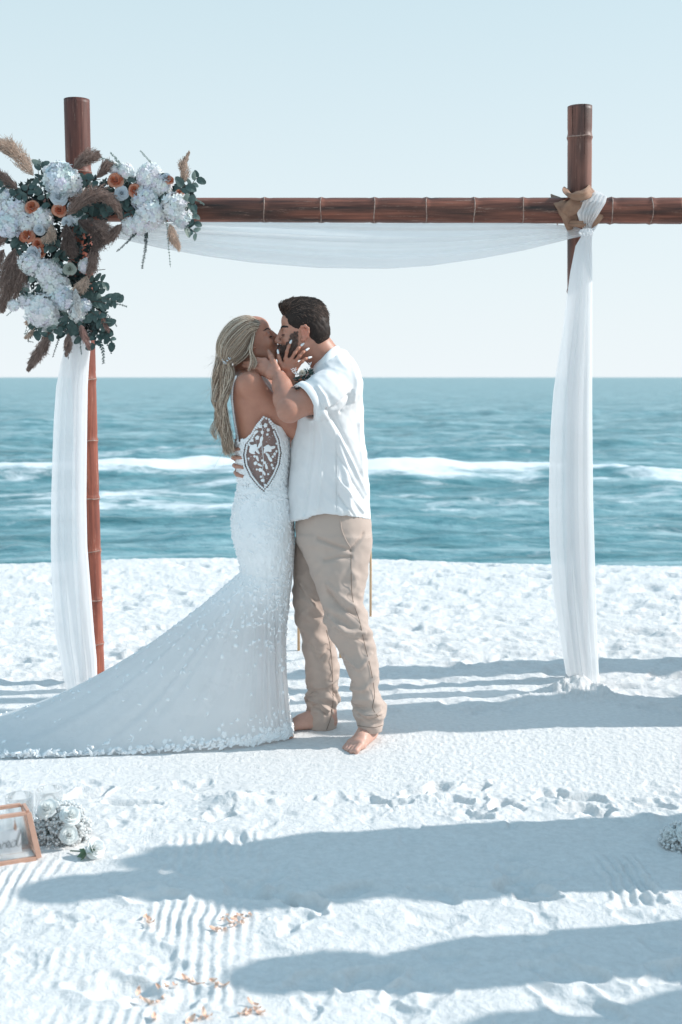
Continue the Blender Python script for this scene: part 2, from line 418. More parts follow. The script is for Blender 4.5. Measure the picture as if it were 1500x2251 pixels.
ARCH = empty('bamboo_arch', (0, 6.0, 0), 'reddish brown bamboo wedding arch of two posts and one crossbar', 'arch')

def pole(name, a, b_, ra, rb, nodes, mat, crack=None, hollow_at=None):
    """a tapering bamboo cane with bulges at the nodes (fractions of its length)"""
    n = 150; L = (b_ - a).length; pts = []; rr = []
    fr = sorted(set([i / n for i in range(n + 1)] + [q + d for q in nodes for d in (-.004, -.002, 0, .002, .004)]))
    fr = [f for f in fr if 0 <= f <= 1]
    bend = random.Random(name + str(ra)).uniform(-.006, .006)
    for f in fr:
        r = ra * (1 - f) + rb * f
        for q in nodes:
            d = abs(f - q) * L
            r += .0028 * math.exp(-(d / .012) ** 2) - .0016 * math.exp(-((d - .022) / .012) ** 2)
        pts.append(a.lerp(b_, f) + Vector((bend, 0, bend * .5)) * math.sin(PI * f)); rr.append(r)
    V, Fc = tube(pts, rr, 36, caps=False)
    k = len(V) // 36
    # rims and inner walls at both ends
    ax = (b_ - a).normalized()
    for end, i0, sgn in ((a, 0, 1), (b_, (k - 1) * 36, -1)):
        ring = V[i0:i0 + 36]; o = len(V)
        V += [end + (v - end) * .80 for v in ring]; V += [end + (v - end) * .78 + ax * sgn * .06 for v in ring]
        for j in range(36):
            j2 = (j + 1) % 36
            q1 = (i0 + j, o + j, o + j2, i0 + j2); q2 = (o + j, o + 36 + j, o + 36 + j2, o + j2)
            Fc += [q1, q2] if sgn > 0 else [q1[::-1], q2[::-1]]
        cap = tuple(o + 36 + j for j in range(36)); Fc.append(cap if sgn < 0 else cap[::-1])
    me = mesh(V, Fc, name); o = link(name, me, mat, ARCH)
    for q in nodes:
        c = a.lerp(b_, q) + Vector((bend, 0, bend * .5)) * math.sin(PI * q); r = (ra * (1 - q) + rb * q) + .003
        ring = []
        for (dz, dr) in ((-.003, -.002), (-.0018, .0006), (0, .0012), (.0018, .0006), (.003, -.002)):
            ring.append((c + ax * dz, r + dr))
        v, f = tube([p for p, _ in ring], [q_ for _, q_ in ring], 32, caps=False)
        jit = [Vector(x) + ax * (.0035 * math.sin(3.1 * (i % 32) / 32 * 2 * PI + q * 40) * .5) for i, x in enumerate(v)]
        link('node_ring', mesh(jit, f), M_NODE, o)
    return o
YB = 6.0
LP_T, LP_B = P(169, 219, YB), P(208, 1500, YB); LP_B.z = -.25
RP_T, RP_B = P(1275, 234, YB), P(1270, 1520, YB); RP_B.z = -.25
def frac(a, b_, py): 
    best = min(range(401), key=lambda i: abs(proj(a.lerp(b_, i / 400))[1] - py)); return best / 400
def proj(p):
    v = Vector(p) - Vector((0, 0, CAM_H)); zc = v.y * cp - v.z * sp; yc = v.y * sp + v.z * cp
    return 750 + F * v.x / zc, 1125.5 - F * yc / zc
pole('post', LP_T, LP_B, .0605, .0535, [frac(LP_T, LP_B, y) for y in (380, 575, 707, 832, 967, 1093, 1208, 1316, 1413)], M_POST)
pole('post', RP_T, RP_B, .058, .050, [frac(RP_T, RP_B, y) for y in (301, 640, 830, 1000, 1180, 1360)], M_POST2)
YBM = 5.90
B_L, B_R = P(60, 461, YBM + .02), P(1499, 463.5, YBM - .06)
def fracx(px): 
    return min(range(801), key=lambda i: abs(proj(B_L.lerp(B_R, i / 800))[0] - px)) / 800
pole('crossbar', B_L, B_R, .0545, .0605, [fracx(x) for x in (583, 707, 823, 937, 1042, 1148, 1342, 1430)], M_BEAM)
# the split down the right post: a dark inlaid sliver standing a little proud
M_CRACK = simple('dark_split', (.012, .01, .01), (.02, .015, .015), rough=1)
rp = [o for o in ARCH.children if o.name.startswith('post')][1]
for pxx, y0, y1 in ((1281, 234, 345), (1255.5, 238, 302)):
    pts = []
    for i in range(14):
        py = y0 + (y1 - y0) * i / 13; c = P(1275, py, YB); e = P(pxx, py, YB); dx = e.x - c.x
        pts.append(Vector((e.x + .0008 * math.sin(i * 2.), YB - math.sqrt(max(1e-6, .0585 ** 2 - dx * dx)), e.z)))
    v, f = tube(pts, [(.0012 * (1 - i / 16), .0012) for i in range(14)], 6)
    link('split_line', mesh(v, f), M_CRACK, rp)

# brown leather-like wraps that lash post and crossbar together
M_WRAP = simple('brown_burlap_wrap', (.34, .20, .13), (.22, .12, .08), rough=.8, scale=25, bstr=.5, bdist=.004)
def band(pts, w, R0, mat, parent, name, seed=0, thick=.004):
    """a strip of cloth wrapped over the joint along pts (points on it), width w"""
    rn = random.Random(seed); V = []; Fc = []; n = len(pts); m = 7
    for i, p in enumerate(pts):
        t = (Vector(pts[min(i + 1, n - 1)]) - Vector(pts[max(i - 1, 0)])).normalized()
        out = Vector((0, -1, 0)); side = t.cross(out).normalized()
        for k in range(m):
            f = k / (m - 1) * 2 - 1
            off = side * (w / 2 * f * (1 + .10 * math.sin(i * 1.3 + seed))) + out * (.010 * (1 - f * f) + .006 * math.sin(f * 5 + i * .8 + seed))
            V.append(Vector(p) + off)
    Fc = [tuple(q) for q in grid_faces(n, m).tolist()]
    me = mesh(V, Fc); o = link(name, me, mat, parent)
    s = o.modifiers.new('solid', 'SOLIDIFY'); s.thickness = thick
    s = o.modifiers.new('sub', 'SUBSURF'); s.levels = 2; s.render_levels = 2
    return o
def onj(px, py, d=0.0): return P(px, py, 5.83 - d)
band([P(1250, 417, 5.99), onj(1245, 424, .07), onj(1262, 430, .09), onj(1282, 431, .09), onj(1300, 420, .07), P(1303, 414, 5.99)], .055, 0, M_WRAP, ARCH, 'lashing', 1)
band([P(1228, 432, 5.95), onj(1232, 440, .03), onj(1243, 455, .045), onj(1254, 475, .045), onj(1262, 495, .03), P(1266, 503, 5.92)], .085, 0, M_WRAP, ARCH, 'lashing', 2)
band([P(1225, 488, 5.95), onj(1232, 480, .03), onj(1250, 462, .062), onj(1272, 445, .07), onj(1290, 433, .06), P(1300, 425, 5.95)], .075, 0, M_WRAP, ARCH, 'lashing', 3)
band([P(1330, 452, 5.93), onj(1322, 465, .03), onj(1310, 478, .045), onj(1296, 488, .045), onj(1285, 495, .03)], .06, 0, M_WRAP, ARCH, 'lashing', 4)
band([onj(1250, 490, .04), onj(1266, 492, .07), onj(1284, 494, .06), onj(1300, 490, .04)], .03, 0, M_WRAP, ARCH, 'lashing', 5)

# ------------------------------------------------------------------ white draped cloth
M_DRAPE = cloth_mat('white_chiffon', (.92, .93, .94), trans=.5, alpha=.70, wstr=.08)
M_SWAG = cloth_mat('thin_white_chiffon', (.92, .93, .94), trans=.55, alpha=.50, wstr=.08)
DRAPE = empty('draped_chiffon', (0.2, 5.9, 2.3), 'long white chiffon swagged under the crossbar and hanging down both posts', 'drape')
def hang(name, L, R, Yc, ry, folds, seed=0, mat=None, parent=None, nu=150, axis='v', thick_taper=None, flare=None):
    """a gathered length of cloth between two outlines L and R [(px,py)...] sampled by height: a flattened closed tube with folds"""
    rn = random.Random(seed)
    ys0, ys1 = max(L[0][1], R[0][1]), min(L[-1][1], R[-1][1])
    n = 110; V = np.zeros((n, nu, 3))
    Ly = [p[1] for p in L]; Lx = [p[0] for p in L]; Ry = [p[1] for p in R]; Rx = [p[0] for p in R]
    from_ = lambda y, a, b_: float(np.interp(y, a, b_))
    for i in range(n):
        f = i / (n - 1)
        yl = Ly[0] + (Ly[-1] - Ly[0]) * f; yr = Ry[0] + (Ry[-1] - Ry[0]) * f
        pl = P(from_(yl, Ly, Lx), yl, Yc); pr = P(from_(yr, Ry, Rx), yr, Yc)
        yd = ry * (thick_taper(f) if thick_taper else 1)
        for k in range(nu):
            th = 2 * PI * k / nu; c = math.cos(th); s_ = math.sin(th)
            u = (c + 1) / 2
            p = pl.lerp(pr, u)
            fo = 0
            for (fq, am, ph, dr) in folds: fo += am * math.sin(2 * PI * (fq * u + ph + dr * f) + 1.3 * math.sin(3 * f + ph * 9))
            w = max(0.0, 1 - abs(c) ** 6)
            p.y += (-s_ * yd if True else 0) + fo * w * (1 if s_ > 0 else .6) * (.25 + .75 * min(1, f * 3))
            V[i, k] = p
    me = mesh_np(V.reshape(-1, 3), grid_faces(n, nu, True)); return link(name, me, mat or M_DRAPE, parent)
folds_t = [(1.6, .006, .1, .15), (3.3, .003, .4, -.1), (6.7, .0014, .7, .2), (13, .0007, .3, .1)]
tl = hang('left_tail', [(160, 690), (150, 740), (134, 800), (124, 850), (119, 920), (116, 1000), (113, 1100), (112, 1200), (115, 1300), (124, 1400), (141, 1490), (150, 1530)],
     [(196, 690), (200, 755), (196, 800), (193, 850), (192, 920), (191, 1000), (190, 1100), (192, 1200), (200, 1300), (207, 1390), (213, 1450), (215, 1530)],
     5.80, .045, folds_t, 1, parent=DRAPE); tl.name = 'hanging_tail'
tr_ = hang('hanging_tail', [(1283, 512), (1266, 540), (1254, 600), (1246, 660), (1236, 740), (1226, 800), (1217, 860), (1211, 940), (1208, 1020), (1207, 1100), (1209, 1200), (1217, 1300), (1231, 1400), (1249, 1508), (1254, 1545)],
     [(1301, 512), (1301, 540), (1302, 600), (1302, 660), (1302, 800), (1302, 900), (1303, 1000), (1304, 1100), (1307, 1200), (1310, 1300), (1313, 1400), (1318, 1508), (1320, 1545)],
     5.80, .05, folds_t, 5, parent=DRAPE)
# the swag: top and bottom outlines sampled along x
def swag():
    T = [(215, 500), (300, 494), (430, 488), (600, 489), (800, 491), (1000, 490), (1150, 490), (1230, 494), (1270, 500), (1292, 508)]
    B = [(215, 517), (250, 522), (350, 545), (450, 563), (560, 578), (700, 589), (850, 591), (950, 584), (1060, 568), (1150, 551), (1220, 534), (1262, 523), (1292, 517)]
    n, nu = 170, 110; V = np.zeros((n, nu, 3))
    for i in range(n):
        px = 215 + (1292 - 215) * i / (n - 1)
        ty = float(np.interp(px, [p[0] for p in T], [p[1] for p in T])); by = float(np.interp(px, [p[0] for p in B], [p[1] for p in B]))
        f = i / (n - 1); sag = math.sin(PI * f)
        for k in range(nu):
            th = 2 * PI * k / nu; c = math.cos(th); s_ = math.sin(th); u = (c + 1) / 2
            py = ty + (by - ty) * u; p = P(px, py, 5.84)
            e = .012 + .05 * sag ** .6
            fo = sum(am * math.sin(2 * PI * (fq * u + ph + dr * math.cos(PI * f)) ) for (fq, am, ph, dr) in ((2.2, .012, .1, .35), (4.1, .009, .5, .3), (7.3, .005, .2, .5)))
            p.y += -s_ * e * .8 + fo * (1 - abs(c) ** 4) * min(1, 3.5 * sag + .15)
            V[i, k] = p
    return link('swag', mesh_np(V.reshape(-1, 3), grid_faces(n, nu, True)), M_SWAG, DRAPE)
swag()
# the loop over the crossbar, down to the knot
def ribbon(rows, Ys, bulge, name, parent, mat, amp=.006, nu=60, fq=5):
    n = 60; V = np.zeros((n, nu, 3)); m = len(rows)
    for i in range(n):
        f = i / (n - 1) * (m - 1); a = min(int(f), m - 2); t = f - a; t_ = t * t * (3 - 2 * t)
        l0, r0 = rows[a]; l1, r1 = rows[a + 1]; Y = Ys[a] * (1 - t_) + Ys[a + 1] * t_
        lx = l0[0] * (1 - t) + l1[0] * t; ly = l0[1] * (1 - t) + l1[1] * t; rx = r0[0] * (1 - t) + r1[0] * t; ry_ = r0[1] * (1 - t) + r1[1] * t
        for k in range(nu):
            th = 2 * PI * k / nu; c = math.cos(th); s_ = math.sin(th); u = (c + 1) / 2
            p = P(lx + (rx - lx) * u, ly + (ry_ - ly) * u, Y)
            p.y += -s_ * bulge + amp * math.sin(2 * PI * fq * u + 2 * f) * (1 - abs(c) ** 5)
            V[i, k] = p
    return link(name, mesh_np(V.reshape(-1, 3), grid_faces(n, nu, True)), mat, parent)
ribbon([((1296, 416), (1320, 424)), ((1283, 425), (1335, 433)), ((1273, 445), (1331, 447)), ((1269, 470), (1318, 468)), ((1276, 492), (1303, 492)), ((1283, 506), (1298, 508)), ((1281, 519), (1302, 519))],
       [5.95, 5.80, 5.765, 5.765, 5.785, 5.79, 5.79], .022, 'loop', DRAPE, M_DRAPE, fq=6)
ribbon([((1312, 485), (1330, 450)), ((1303, 496), (1322, 482)), ((1294, 507), (1306, 508)), ((1288, 512), (1296, 520))], [5.86, 5.82, 5.79, 5.79], .018, 'loop', DRAPE, M_DRAPE, fq=3)
ribbon([((1276, 505), (1300, 503)), ((1272, 512), (1305, 511)), ((1278, 520), (1302, 520))], [5.775, 5.765, 5.775], .030, 'knot', DRAPE, M_DRAPE, fq=4)

# ------------------------------------------------------------------ slim gold stand behind the couple
M_GOLD = simple('brushed_gold', (.60, .38, .20), (.5, .3, .16), rough=.35, spec=.7)
STAND = empty('gold_stand', (0, 7.1, 0), 'slim open gold metal stand on thin legs, mostly hidden behind the couple', 'stand')
gl = [G(657, 1432), G(749, 1447), G(815, 1356), G(736, 1345)]
for g in gl:
    v, f = tube([g + Vector((0, 0, -.03)), g + Vector((0, 0, .3)), Vector((g.x * .98, g.y, .54))], [.0075] * 3, 10)
    link('leg', mesh(v, f), M_GOLD, STAND)
for i in range(4):
    a, c = gl[i], gl[(i + 1) % 4]
    v, f = tube([Vector((a.x * .98, a.y, .54)), Vector((c.x * .98, c.y, .54))], [.0075] * 2, 8)
    link('top_rail', mesh(v, f), M_GOLD, STAND)
# ------------------------------------------------------------------ solid modelling by distance fields
class Vol:
    def __init__(s, lo, hi, vs):
        s.lo = np.array(lo, float); s.vs = vs
        s.n = np.ceil((np.array(hi, float) - s.lo) / vs).astype(int) + 1
        s.A = np.full(s.n, 1.0, np.float32)
    def reg(s, lo, hi):
        a = np.clip(np.floor((np.array(lo) - s.lo) / s.vs).astype(int), 0, s.n); b_ = np.clip(np.ceil((np.array(hi) - s.lo) / s.vs).astype(int) + 1, 0, s.n)
        if (b_ <= a).any(): return None
        sl = tuple(slice(a[i], b_[i]) for i in range(3))
        ax = [s.lo[i] + s.vs * np.arange(a[i], b_[i]) for i in range(3)]
        return sl, ax[0][:, None, None], ax[1][None, :, None], ax[2][None, None, :]
    def put(s, lo, hi, f, k=.01, op='u'):
        pad = k + 4 * s.vs
        r = s.reg([q - pad for q in lo], [q + pad for q in hi])
        if r is None: return
        sl, X, Y, Z = r; d = f(X, Y, Z).astype(np.float32); a = s.A[sl]
        if op == 'u':
            if k > 0:
                h = np.maximum(k - np.abs(a - d), 0) / k; s.A[sl] = np.minimum(a, d) - h * h * k * .25
            else: s.A[sl] = np.minimum(a, d)
        elif op == 's':
            d = -d; h = np.maximum(k - np.abs(a - d), 0) / max(k, 1e-6); s.A[sl] = np.maximum(a, d) + h * h * k * .25
    def cap(s, p, q, ra, rb=None, k=.01, fr=None, op='u'):
        rb = ra if rb is None else rb
        if fr: p, q, ra, rb, k = fr.w(p), fr.w(q), ra * fr.s, rb * fr.s, k * fr.s
        p = np.array(p, float); q = np.array(q, float); R = max(ra, rb); v = q - p; L = max(v @ v, 1e-9)
        def f(X, Y, Z):
            x = X - p[0]; y = Y - p[1]; z = Z - p[2]
            t = np.clip((x * v[0] + y * v[1] + z * v[2]) / L, 0, 1)
            return np.sqrt((x - v[0] * t) ** 2 + (y - v[1] * t) ** 2 + (z - v[2] * t) ** 2) - (ra + (rb - ra) * t)
        s.put(np.minimum(p, q) - R, np.maximum(p, q) + R, f, k, op)
    def chain(s, pts, rs, k=.012, **kw):
        for i in range(len(pts) - 1): s.cap(pts[i], pts[i + 1], rs[i], rs[i + 1], k, **kw)
    def ell(s, c, r, k=.01, fr=None, rot=None, op='u'):
        r = np.array(r, float); R = np.eye(3) if rot is None else np.array(rot)
        if fr: c = fr.w(c); r = r * fr.s; k = k * fr.s; R = fr.R @ R
        c = np.array(c, float); m = r.max()
        def f(X, Y, Z):
            x = X - c[0]; y = Y - c[1]; z = Z - c[2]
            l = [x * R[0, i] + y * R[1, i] + z * R[2, i] for i in range(3)]
            k0 = np.sqrt(sum((l[i] / r[i]) ** 2 for i in range(3))); k1 = np.sqrt(sum((l[i] / r[i] ** 2) ** 2 for i in range(3)))
            return k0 * (k0 - 1) / np.maximum(k1, 1e-6)
        s.put(c - m, c + m, f, k, op)
    def loft(s, rows, k=.015, op='u'):
        """rows: (z, cx, cy, rx, ry), z rising"""
        rows = sorted(rows); a = np.array(rows); zs = a[:, 0]
        lo = [(a[:, 1] - a[:, 3]).min(), (a[:, 2] - a[:, 4]).min(), zs[0]]; hi = [(a[:, 1] + a[:, 3]).max(), (a[:, 2] + a[:, 4]).max(), zs[-1]]
        def f(X, Y, Z):
            g = [np.interp(Z.ravel(), zs, a[:, i])[None, None, :] for i in range(1, 5)]
            u = (X - g[0]) / g[2]; v = (Y - g[1]) / g[3]
            k0 = np.sqrt(u * u + v * v); k1 = np.sqrt((u / g[2]) ** 2 + (v / g[3]) ** 2)
            d = k0 * (k0 - 1) / np.maximum(k1, 1e-6)
            return np.maximum(d, np.maximum(zs[0] - Z, Z - zs[-1]))
        s.put(lo, hi, f, k, op)
    def mesh(s, name, field=None):
        if field is not None: field(s)
        w = 3 * s.vs; g = openvdb.FloatGrid(w); g.copyFromArray(np.clip(s.A, -w, w))
        pts, quads = g.convertToQuads(0.0)
        V = pts * s.vs + s.lo
        t = V[quads[:, [0, 1, 2]]]; vol = np.einsum('ij,ij->i', t[:, 0], np.cross(t[:, 1], t[:, 2])).sum()
        # keep only the largest connected piece order as is; fix the winding
        if vol < 0: quads = quads[:, ::-1]
        return V, quads
    def coords(s):
        return (s.lo[0] + s.vs * np.arange(s.n[0]))[:, None, None], (s.lo[1] + s.vs * np.arange(s.n[1]))[None, :, None], (s.lo[2] + s.vs * np.arange(s.n[2]))[None, None, :]
class Frame:
    """x forward, y to the figure's left, z up"""
    def __init__(f, o, fwd, up, s=1.0):
        x = Vector(fwd).normalized(); z = Vector(up); z = (z - x * z.dot(x)).normalized(); y = z.cross(x)
        f.o = np.array(o, float); f.R = np.array([[x.x, y.x, z.x], [x.y, y.y, z.y], [x.z, y.z, z.z]]); f.s = s
    def w(f, p): return f.o + f.R @ (np.array(p, float) * f.s)
    def l(f, V): return ((V - f.o) @ f.R) / f.s
def smooth_np(V, Q, it=2, lam=.5):
    """a few rounds of averaging so that no voxel steps remain"""
    n = len(V); E = np.concatenate([Q[:, [0, 1]], Q[:, [1, 2]], Q[:, [2, 3]], Q[:, [3, 0]]]); E = np.concatenate([E, E[:, ::-1]])
    deg = np.bincount(E[:, 0], minlength=n).astype(float)[:, None]
    for _ in range(it):
        for l in (lam, -lam * .9):
            A = np.stack([np.bincount(E[:, 0], V[E[:, 1], i], n) for i in range(3)], 1) / np.maximum(deg, 1)
            V = V + l * (A - V)
    return V
def normals_np(V, Q):
    n = np.cross(V[Q[:, 2]] - V[Q[:, 0]], V[Q[:, 3]] - V[Q[:, 1]])
    A = np.zeros_like(V)
    for i in range(4):
        for j in range(3): A[:, j] += np.bincount(Q[:, i], n[:, j], len(V))
    return A / np.maximum(np.linalg.norm(A, axis=1, keepdims=True), 1e-9)

def head(v, fr, male=True):
    e = lambda c, r, k=.02, **kw: v.ell(c, r, k, fr=fr, **kw)
    c = lambda p, q, ra, rb=None, k=.01, **kw: v.cap(p, q, ra, rb, k, fr=fr, **kw)
    e((-.018, 0, .030), (.088, .074, .084)); e((-.045, 0, .005), (.062, .066, .070))
    e((.022, 0, .045), (.064, .062, .055), .02)                                 # forehead
    e((.022, 0, -.025), (.062, .058, .080), .02)                                # face
    e((.024, 0, -.070), (.052, .047 if male else .043, .040), .02)              # jaw
    for sg in (-1, 1):
        c((-.012, sg * .052, -.050), (.045, sg * .028, -.098), .014 if male else .011, .012, .02)
        e((.056, sg * .036, -.028), (.022, .020, .022), .015)                   # cheek
        c((.074, sg * .012, .014), (.062, sg * .044, .012), .0105 if male else .007, .009, .012)   # brow
        e((.089, sg * .030, -.004), (.016, .017, .012), .014, op='s')           # socket
        e((.0645, sg * .031, -.003), (.0150, .0165, .0130), .003)               # closed lid
        e((.090, sg * .010, -.043), (.010, .0075, .0075), .005)                 # nostril wing
    e((.070, 0, -.101), (.018, .022, .015), .016)                               # chin
    c((.086, 0, .004), (.1015, 0, -.034), .0065, .0088, .012)                    # nose
    e((.1015, 0, -.039), (.0100, .0095, .0080), .008)
    c((.088, -.010, -.0635), (.088, .010, -.0635), .0075, .0075, .006)          # upper lip
    c((.085, -.010, -.0775), (.085, .010, -.0775), .0080, .0080, .006)          # lower lip
    for sg in (-1, 1): c((.088, sg * .008, -.064), (.074, sg * .026, -.070), .0065, .004, .006); c((.085, sg * .008, -.077), (.074, sg * .026, -.071), .0065, .004, .006)
    c((.100, -.022, -.0705), (.100, .022, -.0705), .0042, .0042, .003, op='s')
    for sg in (-1, 1):                                                          # ears
        pts = [(.006, .070, .012), (.002, .080, .026), (-.012, .087, .030), (-.024, .089, .020), (-.026, .087, .004), (-.020, .082, -.014), (-.008, .076, -.026), (.002, .071, -.026)]
        pts = [(a, sg * b_, z) for a, b_, z in pts]
        v.chain(pts, [.0040, .0045, .005, .005, .0045, .0045, .0058, .005], .006, fr=fr)
        e((-.010, sg * .073, .002), (.014, .009, .022), .006); e((-.006, sg * .082, -.002), (.007, .006, .010), .004, op='s')
        c((-.014, sg * .082, .016), (-.016, sg * .082, -.004), .003, .003, .004)

def hand(v, wrist, knuckles, fingers, thumb, r=.0078, rw=.024, flat=.013, k=.012):
    """metacarpals from the wrist to each knuckle, then fingers as chains of three bones; every point in world space"""
    w = Vector(wrist)
    for kn in knuckles:
        kn = Vector(kn); v.cap(w.lerp(kn, .12), kn, flat * .95, flat * .74, k)
    for i in range(len(knuckles) - 1):
        v.cap(w.lerp(Vector(knuckles[i]), .5), Vector(knuckles[i + 1]).lerp(w, .5), flat, flat, k)
    for f in fingers:
        rs = [r * 1.08, r * 1.0, r * .93, r * .80][:len(f)]
        v.chain(f, rs, .004)
        for p in f[1:-1]: v.ell(p, (r * 1.05,) * 3, .003)
    v.chain(thumb, [flat * 1.1, r * 1.25, r * 1.12, r * .9][:len(thumb)], .008)

def foot(v, fr, L=.25, k=.014):
    c = lambda p, q, ra, rb=None, kk=k, **kw: v.cap(p, q, ra, rb, kk, fr=fr, **kw)
    # x towards the toes, z up from the sole, ankle above the heel
    c((-.01, 0, .10), (-.012, 0, .18), .034, .038); c((-.03, 0, .030), (-.02, 0, .075), .030, .030)
    c((-.02, 0, .070), (.09, .008, .040), .034, .026); c((.0, .012, .03), (.13, .020, .024), .026, .022); c((.0, -.014, .026), (.12, -.026, .020), .024, .018)
    c((.05, 0, .045), (.13, 0, .024), .028, .020)
    e = [(.132, .030, .175 + .018, .030, .0135), (.136, .010, .187 + .01, .011, .0098), (.132, -.006, .181, -.008, .0092), (.126, -.020, .171, -.024, .0088), (.116, -.034, .156, -.039, .0085)]
    for x0, y0, x1, y1, r in e:
        m = ((x0 + x1) / 2, (y0 + y1) / 2, r + .009)
        v.cap((x0 - .01, y0, .017), m, r * 1.0, r * .95, .007, fr=fr); v.cap(m, (x1, y1, r + .001), r * .92, r, .003, fr=fr)

def skin_mat(name, col, dark):
    m, nt, b = new_mat(name)
    at = N(nt, 'ShaderNodeAttribute', attribute_name='tint')
    base = ramp(nt, noise_tex(nt, 30, 4, .6), [(.3, col), (.7, dark)])
    mm = N(nt, 'ShaderNodeMix', data_type='RGBA', blend_type='MULTIPLY'); mm.inputs['Factor'].default_value = 1
    nt.links.new(base, mm.inputs['A']); nt.links.new(at.outputs['Color'], mm.inputs['B'])
    nt.links.new(mm.outputs['Result'], b.inputs['Base Color'])
    b.inputs['Roughness'].default_value = .48; b.inputs['Specular IOR Level'].default_value = .42
    b.inputs['Subsurface Weight'].default_value = .18; b.inputs['Subsurface Scale'].default_value = .012
    b.inputs['Subsurface Radius'].default_value = (1.0, .35, .2)
    bump(nt, b, noise_tex(nt, 900, 2), .12, .0004); return m
M_SKIN_B = skin_mat('tanned_skin', (.46, .215, .145), (.41, .185, .125))
M_SKIN_G = skin_mat('fair_tanned_skin', (.47, .235, .170), (.41, .20, .14))

def strands(name, roots, parent, mat, r0=.0009, r1=.0002, cols=None, sides=3):
    """many hairs as one mesh: roots is a list of point lists"""
    V = []; Q = []; cc = []
    for si, pts in enumerate(roots):
        P_ = np.array(pts, float); n = len(P_)
        t = np.gradient(P_, axis=0); t /= np.maximum(np.linalg.norm(t, axis=1, keepdims=True), 1e-9)
        a = np.cross(t, [0.31, -.9, .2]); a /= np.maximum(np.linalg.norm(a, axis=1, keepdims=True), 1e-9); b_ = np.cross(t, a)
        rr = (r0 if not hasattr(r0, '__len__') else r0[si])
        rad = (rr * np.sin(np.clip(np.linspace(.25, 1, n), 0, 1) * PI) ** .5 * .0 + np.linspace(rr, r1, n))[:, None]
        o = sum(len(x) for x in V)
        for k in range(sides):
            th = 2 * PI * k / sides; V.append(P_ + rad * (a * math.cos(th) + b_ * math.sin(th)))
        for k in range(sides if sides > 2 else 1):
            k2 = (k + 1) % sides; i = np.arange(n - 1)
            Q.append(np.stack([o + k * n + i, o + k2 * n + i, o + k2 * n + i + 1, o + k * n + i + 1], 1))
        if cols is not None: cc.append(np.repeat(np.array(cols[si])[None], n * sides, 0))
    me = mesh_np(np.concatenate(V), np.concatenate(Q))
    if cols is not None: attr_col(me, 'tint', np.concatenate(cc))
    return link(name, me, mat, parent)
def hair_mat(name, rough=.45, spec=.3):
    m, nt, b = new_mat(name); at = N(nt, 'ShaderNodeAttribute', attribute_name='tint')
    nt.links.new(at.outputs['Color'], b.inputs['Base Color']); b.inputs['Roughness'].default_value = rough
    b.inputs['Specular IOR Level'].default_value = spec; return m
M_HAIR = hair_mat('hair_strands')
def resample(pts, n):
    """smooth curve through points"""
    p = np.array([list(q) for q in pts], float); m = len(p)
    t = np.linspace(0, m - 1, n); i = np.clip(t.astype(int), 0, m - 2); f = (t - i)[:, None]
    g = lambda j: p[np.clip(j, 0, m - 1)]
    p0, p1, p2, p3 = g(i - 1), g(i), g(i + 1), g(i + 2)
    return .5 * ((2 * p1) + (-p0 + p2) * f + (2 * p0 - 5 * p1 + 4 * p2 - p3) * f * f + (-p0 + 3 * p1 - 3 * p2 + p3) * f ** 3)
def on_face(V, L, fr, y, z, off=.0006):
    m = np.nonzero((np.abs(L[:, 1] - y) < .006) & (np.abs(L[:, 2] - z) < .006) & (L[:, 0] > .02) & (L[:, 0] < .12))[0]
    x = L[m, 0].max() if len(m) else .07
    w = np.exp(-(((L[m, 1] - y) ** 2 + (L[m, 2] - z) ** 2) / .000009)); x = (L[m, 0] * w).sum() / w.sum()
    return fr.w((x + off, y, z))
def px_loft(rows, Yc=5.08):
    """rows (py, x left, x right, half depth[, Yc]) -> loft rows in metres"""
    out = []
    for r in rows:
        Y = r[4] if len(r) > 4 else Yc
        a = P(r[1], r[0], Y); b_ = P(r[2], r[0], Y); out.append((a.z, (a.x + b_.x) / 2, Y, (b_.x - a.x) / 2, r[3]))
    return out
def seg_dist(x, z, pts):
    """distance in the upright plane to a polyline, and place along it"""
    best = np.full(x.shape, 9.0)
    for (x0, z0), (x1, z1) in zip(pts[:-1], pts[1:]):
        dx, dz = x1 - x0, z1 - z0; L = dx * dx + dz * dz
        t = np.clip(((x - x0) * dx + (z - z0) * dz) / L, 0, 1)
        best = np.minimum(best, np.hypot(x - x0 - t * dx, z - z0 - t * dz))
    return best
def creases(V, Nn, lines, Y, near=True):
    """raise (+) or sink (-) cloth along px lines on the side that faces -y"""
    d = np.zeros(len(V))
    for pts, amp, w in lines:
        q = [(P(a, b_, Y).x, P(a, b_, Y).z) for a, b_ in pts]
        xs = [a for a, _ in q]; zs = [b_ for _, b_ in q]
        m = (V[:, 0] > min(xs) - 4 * w) & (V[:, 0] < max(xs) + 4 * w) & (V[:, 2] > min(zs) - 4 * w) & (V[:, 2] < max(zs) + 4 * w)
        if not m.any(): continue
        dd = seg_dist(V[m, 0], V[m, 2], q)
        d[m] += amp * np.exp(-(dd / w) ** 2) * np.clip(-Nn[m, 1] * 2 + .4, 0, 1)
    return V + Nn * d[:, None]
# ------------------------------------------------------------------ the groom
GROOM = empty('person', G(745, 1630), 'bearded man in white short-sleeved shirt and tan trousers, barefoot, kissing the bride', 'person')
GH = Frame(P(664, 731, 5.045), (-1, -.04, .03), (.03, -.06, 1), .99)
g_lo = P(500, 640, 5.1); v = Vol((-.52, 4.62, -.03), (.26, 5.52, 1.86), .0037)
head(v, GH, True)
